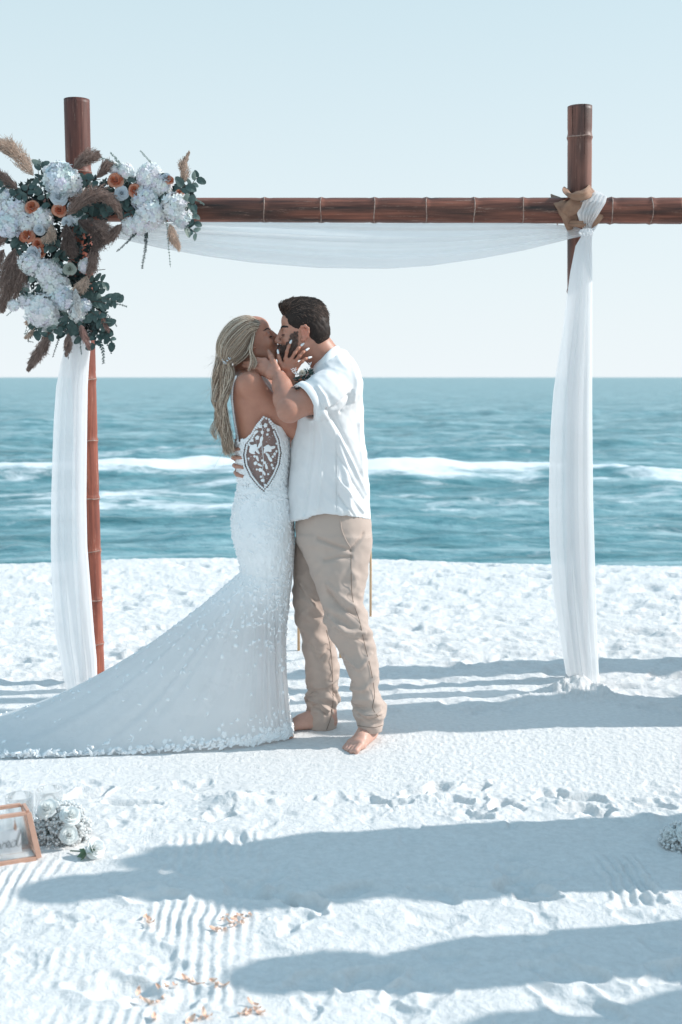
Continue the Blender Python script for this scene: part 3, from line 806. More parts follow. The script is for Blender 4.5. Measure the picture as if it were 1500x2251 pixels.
# neck, torso, limbs as one body
v.chain([GH.w((-.030, 0, -.045)), P(705, 775, 5.07), P(722, 800, 5.08)], [.058, .060, .070], .03)
v.loft(px_loft([(1150, 668, 795, .13), (1050, 665, 780, .14), (950, 668, 780, .16), (870, 672, 782, .18), (820, 690, 775, .15), (795, 705, 760, .09)]), .03)
gS, gE, gW = P(752, 842, 4.93), P(636, 902, 4.80), P(615, 831, 4.925)
v.chain([gS, gS.lerp(gE, .45), gE], [.062, .060, .046], .03); v.ell(gS.lerp(gE, .5) + Vector((0, 0, -.008)), (.066, .058, .054), .03)
v.chain([gE, gE.lerp(gW, .35), gE.lerp(gW, .75), gW], [.045, .047, .036, .030], .02)
# left hand under the bride's jaw: thumb on the cheek, fingers along the neck
kn = [P(583, 792, 4.968), P(577, 801, 4.962), P(573, 810, 4.965), P(573, 819, 4.975)]
hand(v, gW, kn,
     [[kn[0], P(566, 790, 4.972), P(553, 790, 4.99), P(543, 789, 5.005)], [kn[1], P(561, 799, 4.968), P(548, 797, 4.985), P(537, 796, 5.0)],
      [kn[2], P(559, 808, 4.970), P(547, 806, 4.985), P(536, 804, 5.0)], [kn[3], P(562, 818, 4.98), P(552, 816, 4.992), P(544, 814, 5.0)]],
     [P(608, 812, 4.94), P(603, 798, 4.948), P(596, 783, 4.965), P(590.5, 772.5, 4.985)], r=.0088, flat=.0155)
# right arm reaches round the bride; the fingers show on her back
rS, rE, rW = P(752, 842, 5.24), P(650, 955, 5.42), P(552, 1010, 5.27)
v.chain([rS, rE], [.06, .046], .03); v.chain([rE, rW], [.044, .03], .02)
kn = [P(522, 994, 5.15), P(519, 1009, 5.15), P(519, 1024, 5.15), P(522, 1037, 5.15)]
hand(v, rW, kn, [[kn[0], P(514, 989, 5.09), P(516, 987, 5.03), P(526, 987, 4.998)], [kn[1], P(513, 1006, 5.09), P(516, 1006, 5.03), P(531, 1006, 4.990)],
                 [kn[2], P(516, 1023, 5.09), P(519, 1025, 5.03), P(534, 1027, 4.988)], [kn[3], P(519, 1039, 5.09), P(522, 1043, 5.035), P(534, 1047, 4.993)]],
     [P(545, 1002, 5.22), P(540, 985, 5.22), P(534, 972, 5.22)], r=.0092, flat=.015)
# legs and feet
aN, aF = G(815, 1606), G(722, 1600); aN = Vector((P(813, 1560, 4.98).x, 4.985, 0)); aF = Vector((P(716, 1560, 5.16).x, 5.155, 0))
v.chain([P(745, 1180, 5.0), P(762, 1380, 4.95), (aN.x, aN.y, .12)], [.066, .045, .034], .03)
v.chain([P(715, 1180, 5.14), P(692, 1380, 5.165), (aF.x, aF.y, .12)], [.055, .038, .034], .03)
FN = Frame((aN.x - .005, aN.y - .01, -.004), (-.42, -.9, 0), (0, 0, 1), 1.0); FF = Frame((aF.x - .01, aF.y, -.004), (-1, -.12, 0), (0, 0, 1), 1.05)
foot(v, FN); foot(v, FF)
V, Q = v.mesh('body'); V = smooth_np(V, Q, 1); L = GH.l(V)
tint = np.ones((len(V), 3))
lip = np.exp(-(((L[:, 0] - .088) / .016) ** 2 + (L[:, 1] / .022) ** 2 + ((L[:, 2] + .070) / .011) ** 2) ** 2)
tint *= 1 - lip[:, None] * np.array([.05, .30, .25])
inh = (np.abs(L[:, 1]) < .09) & (L[:, 0] > -.03) & (L[:, 0] < .13) & (L[:, 2] < .02) & (L[:, 2] > -.14)
jaw = (L[:, 2] < np.interp(L[:, 0], [.016, .034, .046, .054, .068, .085, .1], [.006, .006, -.006, -.034, -.050, -.058, -.060]) + .010 * noise3(L[:, 0] * 150, L[:, 1] * 150, L[:, 2] * 150, 4))
jaw = jaw & inh & (L[:, 0] > .014 + .1 * np.clip(-.05 - L[:, 2], 0, .1)) & (L[:, 0] < .108) & (L[:, 2] > -.125) & ~((L[:, 2] < -.10) & (L[:, 0] < .03)) & (lip < .3)
st = ((L[:, 2] > -.061) & (L[:, 2] < -.050) & (L[:, 0] > .078) & (np.abs(L[:, 1]) < .028)); jaw = (jaw | (st & inh)) 
tint[jaw] *= (.58, .54, .56)
feet_ = np.clip((.25 - V[:, 2]) * 6, 0, 1)[:, None]; tint *= 1 + feet_ * np.array([.28, .55, .72])
warm = np.exp(-(((L[:, 0] + .010) / .03) ** 2 + ((np.abs(L[:, 1]) - .083) / .012) ** 2 + (L[:, 2] / .036) ** 2)); tint *= 1 + warm[:, None] * np.array([.25, .02, .0])
me = mesh_np(V, Q); attr_col(me, 'tint', tint); gb = link('body', me, M_SKIN_G, GROOM)
rs = random.Random(5); gN = normals_np(V, Q)
# beard and moustache
idx = np.nonzero(jaw)[0]; roots = []; cols = []
for i in rs.choices(list(idx), k=5200):
    p = V[i]; n = gN[i]; d = n * .55 + GH.R @ np.array([.12, 0, -.9]) + np.array([rs.uniform(-.3, .3) for _ in range(3)]); d /= np.linalg.norm(d)
    l = rs.uniform(.005, .010); roots.append([p - n * .001, p + (n * .5 + d * .5) * l * .5, p + d * l]); s_ = rs.uniform(.6, 1.6); cols.append((.125 * s_, .085 * s_, .070 * s_))
strands('beard', roots, GROOM, M_HAIR, .0010, .0004, cols, 2)
# eyebrows, lashes
for sg in (-1, 1):
    roots = []; cols = []
    for k in range(150):
        t = rs.random(); x = .0815 - .016 * t; y = sg * (.012 + .036 * t); z = .0165 + .006 * math.sin(t * 2.4) + rs.uniform(-.0035, .0035)
        a = on_face(V, L, GH, y, z); b_ = on_face(V, L, GH, y + sg * .007, z + .001); roots.append([a, (a + b_) / 2 + GH.R @ np.array([.001, 0, .001]), b_]); cols.append((.03, .02, .018))
    strands('eyebrow', roots, GROOM, M_HAIR, .0011, .0004, cols)
for sg in (-1, 1):
    roots = []; cols = []
    for k in range(40):
        t = k / 39; y = sg * (.019 + .026 * t); x = .0785 - .55 * abs(t - .4) ** 2 * .05 - .004 * t; z = -.0095
        a = on_face(V, L, GH, y, z, .0); b_ = a + GH.R @ np.array([.007, sg * .001, -.004]); roots.append([a, (a + b_) / 2, b_]); cols.append((.02, .014, .012))
    strands('eyelashes', roots, GROOM, M_HAIR, .0009, .0003, cols)
# hair: a full cap, swept back from the forehead, cropped at the sides and the nape
hv = Vol(GH.o - .19, GH.o + .19, .003)
hv.ell((-.012, 0, .050), (.094, .079, .084), .01, fr=GH); hv.ell((-.045, 0, .008), (.072, .074, .078), .015, fr=GH)
hv.ell((.048, 0, .098), (.048, .054, .028), .02, fr=GH); hv.ell((-.010, 0, .108), (.068, .055, .034), .02, fr=GH)
hv.ell((-.058, 0, -.045), (.036, .050, .045), .02, fr=GH)
def cut(s):
    X, Y, Z = s.coords(); o = GH.o; R = GH.R
    lx, ly, lz = [((X - o[0]) * R[0, i] + (Y - o[1]) * R[1, i] + (Z - o[2]) * R[2, i]) / GH.s for i in range(3)]
    line = np.interp(lz, [-.11, -.085, -.045, -.03, -.018, .004, .030, .045, .066, .072, .15], [-.070, -.050, -.034, -.030, .044, .048, .056, .062, .070, .12, .13])
    line = line + .012 * noise3(lx * 60, ly * 60, lz * 60, 3)
    earc = ((lx + .012) / .024) ** 2 + ((np.abs(ly) - .085) / .020) ** 2 + ((lz + .006) / .030) ** 2
    cutd = np.maximum((lx - line) * .8, (1 - np.sqrt(earc)) * .02)
    tex = .004 * noise3(lx * 30 + 60 * np.abs(ly), ly * 110, lz * 45 + 4, 9) + .0022 * noise3(lx * 90, ly * 200, lz * 90, 12)
    s.A = np.maximum(s.A + tex * np.clip((lz + .03) * 20, .25, 1.2), cutd).astype(np.float32)
HV, HQ = hv.mesh('hair', cut); HV = smooth_np(HV, HQ, 1)
M_HCAP_G = simple('dark_brown_hair', (.030, .019, .015), (.012, .008, .007), rough=.6, scale=40, bstr=.6, bdist=.003, spec=.25)
hair = link('hair', mesh_np(HV, HQ), M_HCAP_G, GROOM)
hN = normals_np(HV, HQ); HL = GH.l(HV); roots = []; cols = []
ok = np.nonzero((hN @ (HV.mean(0) - GH.o) > -9) & (HL[:, 0] < .11))[0]
for i in rs.choices(list(ok), k=8500):
    l = HL[i]; n = hN[i]
    topk = min(1, max(0, (l[2] - .045) / .05))
    flow = np.array([-1.0, .25 * rs.uniform(-1, 1), .30 * (1 if l[0] > .02 else -.9)]) * topk + np.array([-.35, 0, -1.0]) * (1 - topk)
    if l[2] > .07 and l[0] > .05: flow = np.array([-.5, rs.uniform(-.3, .3), .9])
    d = GH.R @ flow + np.array([rs.uniform(-.28, .28) for _ in range(3)]); d -= n * (d @ n) * .8; d /= max(np.linalg.norm(d), 1e-6)
    ln = rs.uniform(.012, .026) * (.35 + .65 * topk); lift = (.20 if topk > .5 else .10)
    p = HV[i] - n * .001; roots.append([p, p + d * ln * .5 + n * ln * lift * .7, p + d * ln + n * ln * lift * .8 - n * .0005])
    s_ = rs.uniform(.5, 1.9) if rs.random() > .16 else 3.6; cols.append((.050 * s_, .032 * s_, .025 * s_))
strands('hair_strands', roots, hair, M_HAIR, .0009, .0004, cols, 2)

# trousers
M_TROU = cloth_mat('tan_cotton_twill', (.50, .40, .345), trans=.04, weave=1400, wstr=.25)
tv = Vol((-.26, 4.74, .0), (.24, 5.42, 1.02), .0050)
tv.loft(px_loft([(1110, 652, 812, .165, 5.07), (1150, 650, 817, .172, 5.07), (1190, 651, 817, .170, 5.07), (1206, 660, 814, .145, 5.06), (1226, 674, 802, .10, 5.05)]), .03)
near = [(1180, 662, 815, .090, 5.0), (1205, 667, 814, .092, 4.995), (1230, 674, 812, .095, 4.99), (1260, 684, 808, .097, 4.985), (1300, 699, 799, .092, 4.98), (1340, 711, 799, .086, 4.97), (1360, 716, 809, .084, 4.97), (1390, 724, 817, .082, 4.965), (1420, 746, 824, .078, 4.965),
        (1450, 758, 827, .075, 4.965), (1490, 770, 830, .073, 4.97), (1520, 777, 833, .072, 4.97), (1545, 783, 839, .071, 4.97), (1560, 782, 842, .071, 4.97), (1580, 786, 840, .068, 4.97), (1606, 788, 840, .066, 4.97)]
far_ = [(1180, 650, 790, .09, 5.15), (1230, 648, 780, .092, 5.15), (1260, 646, 760, .093, 5.155), (1300, 647, 732, .088, 5.16), (1350, 649, 719, .082, 5.165), (1390, 658, 725, .078, 5.165), (1430, 667, 739, .074, 5.165), (1470, 672, 744, .072, 5.165),
        (1510, 678, 743, .070, 5.165), (1545, 678, 741, .069, 5.165), (1562, 678, 739, .068, 5.165), (1585, 676, 735, .066, 5.165), (1607, 682, 734, .064, 5.165)]
tv.loft(px_loft(near), .028); tv.loft(px_loft(far_), .028)
def hems(s):
    X, Y, Z = s.coords()
    # hollow the leg ends so that the ankles come out of cloth, not out of a plug
    for rows in (near, far_):
        r = px_loft(rows); a = np.array(sorted(r)); zz = Z.ravel(); g = [np.interp(zz, a[:, 0], a[:, i])[None, None, :] for i in range(1, 5)]
        u = (X - g[0]) / (g[2] - .006); w = (Y - g[1]) / (g[3] - .006)
        k0 = np.sqrt(u * u + w * w); d = (k0 - 1) * .06
        m = (Z < .16); s.A = np.where(m, np.maximum(s.A, -np.minimum(d, 1)), s.A).astype(np.float32) if True else s.A
TV, TQ = tv.mesh('trousers', hems); TV = smooth_np(TV, TQ, 1); tn = normals_np(TV, TQ)
x, y, z = TV.T
bunch = np.exp(-((z - .13) / .055) ** 2); mid = np.clip((.95 - z) * 3, 0, 1)
sway = z * 30 + 5 * x + 2.2 * np.sin(y * 22)
d = .0075 * bunch * np.sin(sway * 3.2 + 3 * noise3(x * 9, y * 9, z * 6, 2)) + bunch * .012 * noise3(x * 12, y * 12, z * 34, 5)
d += mid * (.015 * noise3(x * 9 + z * 5, y * 8, z * 8 - x * 4, 6) + .009 * noise3(x * 20 - z * 14, y * 12, z * 17 + x * 16, 7) + .004 * noise3(x * 45 + z * 30, y * 25, z * 34, 8))
knee = np.exp(-((z - .50) / .10) ** 2); d += knee * .0045 * np.sin(z * 95 + x * 60 + 4 * noise3(x * 8, y * 8, z * 8, 9))
rdg = lambda a, b_, c, sd: (1 - 2 * np.abs(noise3(a, b_, c, sd)) * 2) 
d += mid * (.0050 * rdg(x * 11 + z * 7, y * 9, z * 12 - x * 9, 21) + .0028 * rdg(x * 24 - z * 16, y * 15, z * 22 + x * 14, 22)) + bunch * .004 * rdg(x * 20, y * 16, z * 50, 23)
TV = TV + tn * d[:, None]
TV = creases(TV, tn, [([(772, 1210), (740, 1200), (700, 1185)], -0.0105, 0.0080), ([(772, 1225), (745, 1225), (715, 1232)], -0.0090, 0.0072), ([(775, 1205), (790, 1190), (800, 1178)], -0.0090, 0.0064),
                      ([(722, 1285), (750, 1310), (778, 1330)], 0.0120, 0.0112), ([(722, 1300), (748, 1330), (782, 1352)], -0.0090, 0.0072), ([(725, 1355), (760, 1385), (800, 1392)], 0.0120, 0.0096),
                      ([(735, 1380), (770, 1400), (806, 1410)], -0.0090, 0.0064), ([(760, 1445), (790, 1470), (815, 1440)], 0.0090, 0.0080), ([(775, 1520), (800, 1515), (825, 1490)], 0.0120, 0.0096),
                      ([(785, 1562), (808, 1570), (835, 1562)], 0.0135, 0.0056), ([(785, 1572), (810, 1582), (838, 1575)], -0.0120, 0.0048), ([(660, 1300), (690, 1350), (712, 1385)], 0.0105, 0.0096),
                      ([(680, 1440), (700, 1475), (728, 1440)], -0.0090, 0.0080), ([(690, 1540), (715, 1535), (740, 1520)], 0.0105, 0.0080), ([(676, 1566), (700, 1572), (722, 1590)], 0.0150, 0.0048), ([(676, 1576), (700, 1586), (716, 1600)], -0.0105, 0.0048)], 4.9)
tn = normals_np(TV, TQ)
trou = link('trousers', mesh_np(TV, TQ), M_TROU, GROOM)
def on_surf(V, Nn, px, py, Yg, off=.001, rad=.004):
    """the point of a surface that the line of sight through px, py meets first"""
    dx, dy, dz = ray(px, py)
    t = V[:, 1] / dy; e = (V[:, 0] - dx * t) ** 2 + (V[:, 2] - CAM_H - dz * t) ** 2
    m = np.nonzero(e < rad ** 2)[0]
    if not len(m): m = np.argsort(e)[:6]
    i = m[np.argmin(V[m, 1])]; Y = V[i, 1]; p = P(px, py, Y)
    return p + Vector(Nn[i]) * off, Vector(Nn[i])
def seam(name, V, Nn, pxs, r, mat, parent, off=.0008, n=40):
    q = resample([(a, b_, 0) for a, b_ in pxs], n)
    pts = [on_surf(V, Nn, a, b_, 5, off)[0] for a, b_, _ in q]
    A = np.array(pts)
    for _ in range(3): A[1:-1] = (A[:-2] + 2 * A[1:-1] + A[2:]) / 4
    vv, ff = tube([Vector(p) for p in A], r, 6); return link(name, mesh(vv, ff), mat, parent)
M_SEAM = simple('dark_seam_thread', (.20, .15, .12), (.16, .12, .1), rough=.9)  # thread of a darker brown than the twill
seam('side_seam', TV, tn, [(772, 1208), (772, 1260), (775, 1320), (790, 1362), (802, 1420), (815, 1470), (824, 1530), (818, 1555), (831, 1575)], .0012, M_SEAM, trou, .0022)
seam('pocket_edge', TV, tn, [(749, 1131), (749, 1150), (753, 1170), (762, 1190), (771, 1204)], .0022, M_TROU, trou, .001)
seam('side_seam', TV, tn, [(719, 1385), (728, 1440), (731, 1500), (731, 1560), (718, 1604)], .0012, M_SEAM, trou, .0022)
seam('hem_stitch', TV, tn, [(787, 1595), (805, 1598), (825, 1599), (841, 1594)], .0010, M_SEAM, trou)

# shirt
M_SHIRT = cloth_mat('white_linen_shirt', (.86, .865, .87), trans=.16, weave=700, wstr=.2)
sv = Vol((-.30, 4.68, .80), (.24, 5.48, 1.66), .0048)
torso = [(1165, 633, 818, .185, 5.075), (1140, 634, 817, .188, 5.075), (1100, 635, 813, .188, 5.075), (1050, 636, 809, .186, 5.075), (1000, 640, 805, .186, 5.075), (960, 645, 801, .188, 5.075), (920, 650, 800, .192, 5.075),
         (880, 656, 799, .196, 5.075), (850, 662, 798, .192, 5.075), (825, 674, 794, .175, 5.075), (805, 688, 786, .145, 5.075), (790, 700, 774, .105, 5.075), (778, 710, 757, .07, 5.075)]
sv.loft(px_loft(torso), .02)
hemN = P(669, 886, 4.84); hd = (hemN - gS).normalized()
sv.chain([gS + Vector((0, .03, -.012)), gS.lerp(hemN, .5) + Vector((.006, 0, -.004)), hemN + hd * .03], [.083, .079, .076], .035)
sv.cap(P(735, 800, 5.07), gS + Vector((-.01, .02, .0)), .068, .074, .03)
sv.chain([rS, rS.lerp(rE, .55)], [.082, .072], .035)
hz_x = [P(a, 1140, 5.07).x for a in (630, 634, 660, 690, 720, 760, 790, 820)]; hz_z = [P(700, b_, 4.92).z for b_ in (1158, 1156, 1143, 1133, 1127, 1130, 1140, 1151)]
def shirtcut(s):
    X, Y, Z = s.coords(); hz = np.interp(X.ravel(), hz_x, hz_z)[:, None, None]
    a = s.A.copy()
    inner = a + .006
    # open sleeve end and open lower hem
    ax = (X - hemN.x) * hd.x + (Y - hemN.y) * hd.y + (Z - hemN.z) * hd.z
    rr = np.sqrt((X - hemN.x) ** 2 + (Y - hemN.y) ** 2 + (Z - hemN.z) ** 2)
    sl = np.where((rr < .12) & (X < hemN.x + .05), ax, -1)
    a = np.maximum(a, sl); a = np.where((rr < .12) & (ax > -.05) & (X < hemN.x + .04), np.maximum(a, -inner), a)
    a = np.where(Z < hz + .05, np.maximum(a, -inner), a); a = np.maximum(a, hz - Z)
    # neck opening
    nk = np.sqrt(((X - P(716, 780, 5.07).x) / .062) ** 2 + ((Y - 5.07) / .062) ** 2); zt = P(716, 800, 5.07).z
    a = np.where(Z > zt - .03, np.maximum(a, (1 - nk) * .06), a)
    s.A = a.astype(np.float32)
SV, SQ = sv.mesh('shirt', shirtcut); SV = smooth_np(SV, SQ, 1); sn = normals_np(SV, SQ)
x, y, z = SV.T
low = np.clip((1.36 - z) * 3, 0, 1)
d = low * (.010 * noise3(x * 12, y * 9, z * 3, 1) + .006 * noise3(x * 26 + z * 8, y * 18, z * 6, 2)) + .006 * noise3(x * 14 + z * 6, y * 12, z * 12, 3) + .003 * noise3(x * 34, y * 30, z * 30 + x * 20, 4) + .0012 * noise3(x * 90, y * 70, z * 70, 14)
d += .0035 * rdg(x * 10 + z * 5, y * 9, z * 6 - x * 6, 31) * low + .0022 * rdg(x * 22 + z * 10, y * 16, z * 16 + x * 12, 32)
SV = SV + sn * d[:, None]
SV = creases(SV, sn, [([(712, 905), (740, 960), (762, 1040), (770, 1120)], 0.0112, 0.0128), ([(722, 900), (750, 950), (780, 1010), (800, 1060)], -0.0084, 0.0080), ([(700, 915), (712, 980), (705, 1060), (700, 1120)], 0.0098, 0.0112),
                      ([(688, 930), (684, 1000), (676, 1060), (668, 1130)], -0.0084, 0.0080), ([(745, 960), (775, 1020), (806, 1090)], 0.0098, 0.0064), ([(742, 1050), (770, 1090), (800, 1130)], 0.0084, 0.0048), ([(745, 1000), (770, 1050), (800, 1100)], -0.0070, 0.0048),
                      ([(742, 1085), (760, 1110), (780, 1135)], -0.0070, 0.0040), ([(775, 860), (765, 890), (750, 905)], -0.0084, 0.0064), ([(720, 900), (742, 893), (768, 868)], -0.0126, 0.0064), ([(700, 850), (715, 870), (722, 892)], 0.0070, 0.0056), ([(685, 862), (700, 878), (708, 896)], -0.0056, 0.0040),
                      ([(775, 800), (785, 840), (778, 880)], 0.0056, 0.0080), ([(740, 950), (740, 1040), (741, 1125)], -0.0042, 0.0032), ([(790, 930), (795, 1000), (800, 1060)], 0.0070, 0.0064)], 4.9)
sn = normals_np(SV, SQ)
shirt = link('shirt', mesh_np(SV, SQ), M_SHIRT, GROOM)
seam('side_seam', SV, sn, [(741, 990), (741, 1010), (742, 1060), (742, 1124)], .0010, M_SHIRT, shirt)
# turned sleeve cuff
u1 = hd.cross(Vector((0, 1, 0))).normalized(); u2 = hd.cross(u1)
ring = []
for k in range(49):
    th = 2 * PI * k / 48; ring.append(hemN - hd * .004 + (u1 * math.cos(th) + u2 * math.sin(th)) * .0775)
Vc = []; 
for k in range(48):
    th = 2 * PI * k / 48; o_ = u1 * math.cos(th) + u2 * math.sin(th)
    for (ax_, rr_) in ((-.030, .0785), (-.028, .0815), (.002, .0795), (.004, .0765), (-.006, .0745)):
        Vc.append(hemN + hd * ax_ + o_ * (rr_ + .0012 * math.sin(3 * th)))
Fq = [(k * 5 + j, k * 5 + j + 1, ((k + 1) % 48) * 5 + j + 1, ((k + 1) % 48) * 5 + j) for k in range(48) for j in range(4)]
link('cuff', mesh(Vc, Fq), M_SHIRT, shirt)
# collar: a turned-down band round the neck, open at the throat
def collar():
    rows = []
    path = [(692, 812, 5.000), (700, 800, 4.985), (712, 785, 4.975), (724, 772, 4.985), (735, 764, 5.01), (741, 762, 5.06), (738, 763, 5.12), (725, 770, 5.16), (705, 785, 5.165), (692, 805, 5.14)]
    c = resample([P(a, b_, y_) for a, b_, y_ in path], 60); ctr = np.array(P(712, 780, 5.07)); Vv = []
    for i, p in enumerate(c):
        out = p - ctr; out[2] = 0; out /= np.linalg.norm(out)
        e = min(1, i / 8, (59 - i) / 8)
        for (o_, dz) in ((.000, -.020), (-.001, .000), (.003, .006), (.010, .000), (.019, -.020), (.024, -.034 * (0.7 + .3 * e))):
            Vv.append(p + out * o_ + np.array([0, 0, dz]))
    me = mesh(Vv, [tuple(q) for q in grid_faces(60, 6).tolist()]); o = link('collar', me, M_SHIRT, shirt)
    s = o.modifiers.new('solid', 'SOLIDIFY'); s.thickness = .0025; s = o.modifiers.new('sub', 'SUBSURF'); s.levels = 1; s.render_levels = 1
collar()
# ------------------------------------------------------------------ the bride
BRIDE = empty('person', G(590, 1615), 'blonde bride in white lace mermaid gown with long train, kissing the groom', 'person')
BH = Frame(P(561, 750, 5.10), (math.cos(.43), -.10, math.sin(.43)), (-math.sin(.43), -.03, math.cos(.43)), .935)
v = Vol((-.47, 4.80, -.03), (-.0, 5.42, 1.78), .0036)
head(v, BH, False)
v.chain([BH.w((-.030, 0, -.050)), P(541, 806, 5.085), P(540, 825, 5.085)], [.046, .045, .055], .03)
v.loft(px_loft([(1180, 525, 636, .14), (1060, 533, 625, .10), (1000, 527, 628, .115), (950, 521, 628, .125), (910, 513, 622, .135), (880, 508, 615, .140), (850, 506, 600, .140), (828, 513, 585, .120), (815, 522, 570, .085)]), .02)
bS, bE, bW = P(551, 846, 4.955), P(652, 946, 5.045), P(636, 826, 4.985)
v.ell(bS + Vector((.0, .012, .004)), (.050, .046, .046), .03)
v.chain([bS, bS.lerp(bE, .45) + Vector((0, -.006, -.004)), bE], [.044, .044, .036], .03)
v.chain([bE, bE.lerp(bW, .3), bE.lerp(bW, .8), bW], [.036, .037, .026, .0235], .02)
Yh = 4.975
kn = [P(628, 789, Yh), P(639.5, 791, Yh - .004), P(648.5, 796, Yh - .003), P(656, 803, Yh + .003)]
tips = [(638, 752), (662.5, 757), (673, 767), (678, 784)]; fing = []
for q, (tx, ty) in zip(kn, tips):
    kx, ky = proj(q); Yk = q.y
    fing.append([q, P(kx + (tx - kx) * .45 - 1.2, ky + (ty - ky) * .45, Yk - .008), P(kx + (tx - kx) * .74 - .6, ky + (ty - ky) * .74, Yk - .004), P(tx, ty + 3, Yk + .004)])
hand(v, bW, kn, fing, [P(622, 808, 4.975), P(616, 797, 4.972), P(613.5, 787, 4.975), P(612, 777, 4.98)], r=.0068, flat=.0125)
# the other arm passes behind his neck
lS = P(535, 846, 5.21); v.chain([lS, P(630, 860, 5.30), P(716, 812, 5.20)], [.043, .036, .024], .03)
# legs and the bare foot under the hem
v.chain([P(584, 1180, 5.08), P(588, 1400, 5.07), P(598, 1590, 5.06)], [.080, .045, .032], .03)
foot(v, Frame(P(585, 1600, 5.02) * 1.0, (.62, -.78, 0), (0, 0, 1), .90)) if False else None
tf = G(628, 1624); FB = Frame((tf.x - .10, tf.y + .125, -.004), (.62, -.78, 0), (0, 0, 1), .86); foot(v, FB)
V, Q = v.mesh('body'); V = smooth_np(V, Q, 1); L = BH.l(V); bN = normals_np(V, Q)
tint = np.ones((len(V), 3))
lip = np.exp(-(((L[:, 0] - .088) / .016) ** 2 + (L[:, 1] / .024) ** 2 + ((L[:, 2] + .070) / .012) ** 2) ** 2)
tint *= 1 - lip[:, None] * np.array([.02, .40, .30]); feet_ = np.clip((.2 - V[:, 2]) * 6, 0, 1)[:, None]; tint *= 1 + feet_ * np.array([.3, .5, .55])
lidc = np.exp(-(((L[:, 0] - .075) / .02) ** 2 + ((np.abs(L[:, 1]) - .031) / .016) ** 2 + ((L[:, 2] - .002) / .010) ** 2)); tint *= 1 - lidc[:, None] * np.array([.22, .28, .26])
me = mesh_np(V, Q); attr_col(me, 'tint', tint); bb = link('body', me, M_SKIN_B, BRIDE)
# nails
M_NAIL = simple('white_nail_polish', (.85, .86, .86), (.82, .83, .84), rough=.2, spec=.6)
for f, (tx, ty) in zip(fing + [[P(613.5, 787, 4.975), P(612, 777, 4.98)]], tips + [(611.5, 773)]):
    a, t = f[-2], f[-1]; d = (t - a).normalized(); side = d.cross(Vector((0, -1, 0))).normalized(); o_ = side.cross(d).normalized()
    if o_.y > 0: o_ = -o_
    V_ = []
    for k, (al, w) in enumerate(((-.004, .0035), (.001, .0048), (.007, .0047), (.013, .0038), (.0165, .0028))):
        for j in range(5):
            u = (j - 2) / 2; V_.append(t + d * al + side * (w * u) + o_ * (.0066 - .0022 * u * u - .0008 * k * .6))
    o = link('fingernail', mesh(V_, [tuple(q) for q in grid_faces(5, 5).tolist()]), M_NAIL, bb); s = o.modifiers.new('s', 'SOLIDIFY'); s.thickness = .0008
rs = random.Random(11)
for sg in (-1, 1):
    roots = []; cols = []
    for k in range(110):
        t = rs.random(); x = .0790 - .018 * t; y = sg * (.012 + .034 * t); z = .0185 + .007 * math.sin(t * 2.6) + rs.uniform(-.0018, .0018)
        a = on_face(V, L, BH, y, z); b_ = on_face(V, L, BH, y + sg * .006, z + .0005); roots.append([a, (a + b_) / 2 + BH.R @ np.array([.001, 0, .0008]), b_]); cols.append((.05, .032, .025))
    strands('eyebrow', roots, BRIDE, M_HAIR, .0009, .0004, cols)
for sg in (-1, 1):
    roots = []; cols = []
    for k in range(44):
        t = k / 43; y = sg * (.019 + .026 * t); x = .0785 - .004 * t - .001 * abs(t - .4); z = -.0105
        a = on_face(V, L, BH, y, z, .0); b_ = a + BH.R @ np.array([.011, sg * .004 * t, -.004]); roots.append([a, (a + b_) / 2 - BH.R @ np.array([0, 0, .0015]), b_]); cols.append((.012, .01, .01))
    strands('eyelashes', roots, BRIDE, M_HAIR, .0010, .0003, cols)
# bracelet
q = bW.lerp(bE, .10); d = (bE - bW).normalized(); a = d.cross(Vector((0, 1, 0))).normalized(); b_ = d.cross(a)
vv, ff = tube([q + (a * math.cos(t) + b_ * math.sin(t)) * .0262 for t in [2 * PI * i / 32 for i in range(33)]], .0011, 6)
link('bracelet', mesh(vv, ff), M_GOLD, BRIDE)

# hair: a cap under combed-back strands, clasped behind, loose waves down her back
hv = Vol(BH.o - .2, BH.o + .2, .0032)
hv.ell((-.026, 0, .040), (.090, .078, .084), .01, fr=BH); hv.ell((-.055, 0, .0), (.068, .074, .080), .02, fr=BH); hv.ell((-.080, 0, -.035), (.050, .056, .055), .02, fr=BH)
def cut(s):
    X, Y, Z = s.coords(); o = BH.o; R = BH.R
    lx, ly, lz = [((X - o[0]) * R[0, i] + (Y - o[1]) * R[1, i] + (Z - o[2]) * R[2, i]) / BH.s for i in range(3)]
    line = np.interp(lz, [-.12, -.06, -.04, .0, .035, .07, .09, .15], [-.03, -.012, .002, .018, .036, .056, .075, .10])
    s.A = np.maximum(s.A + (.003 * noise3(lx * 20, ly * 60 + lz * 60, lz * 20, 3)), (lx - line) * .8).astype(np.float32)
HV, HQ = hv.mesh('hair', cut); HV = smooth_np(HV, HQ, 1)
M_HCAP_B = simple('ash_blonde_hair', (.34, .27, .21), (.20, .15, .12), rough=.5, scale=30, bstr=.6, bdist=.003, spec=.5)
bhair = link('hair', mesh_np(HV, HQ), M_HCAP_B, BRIDE)
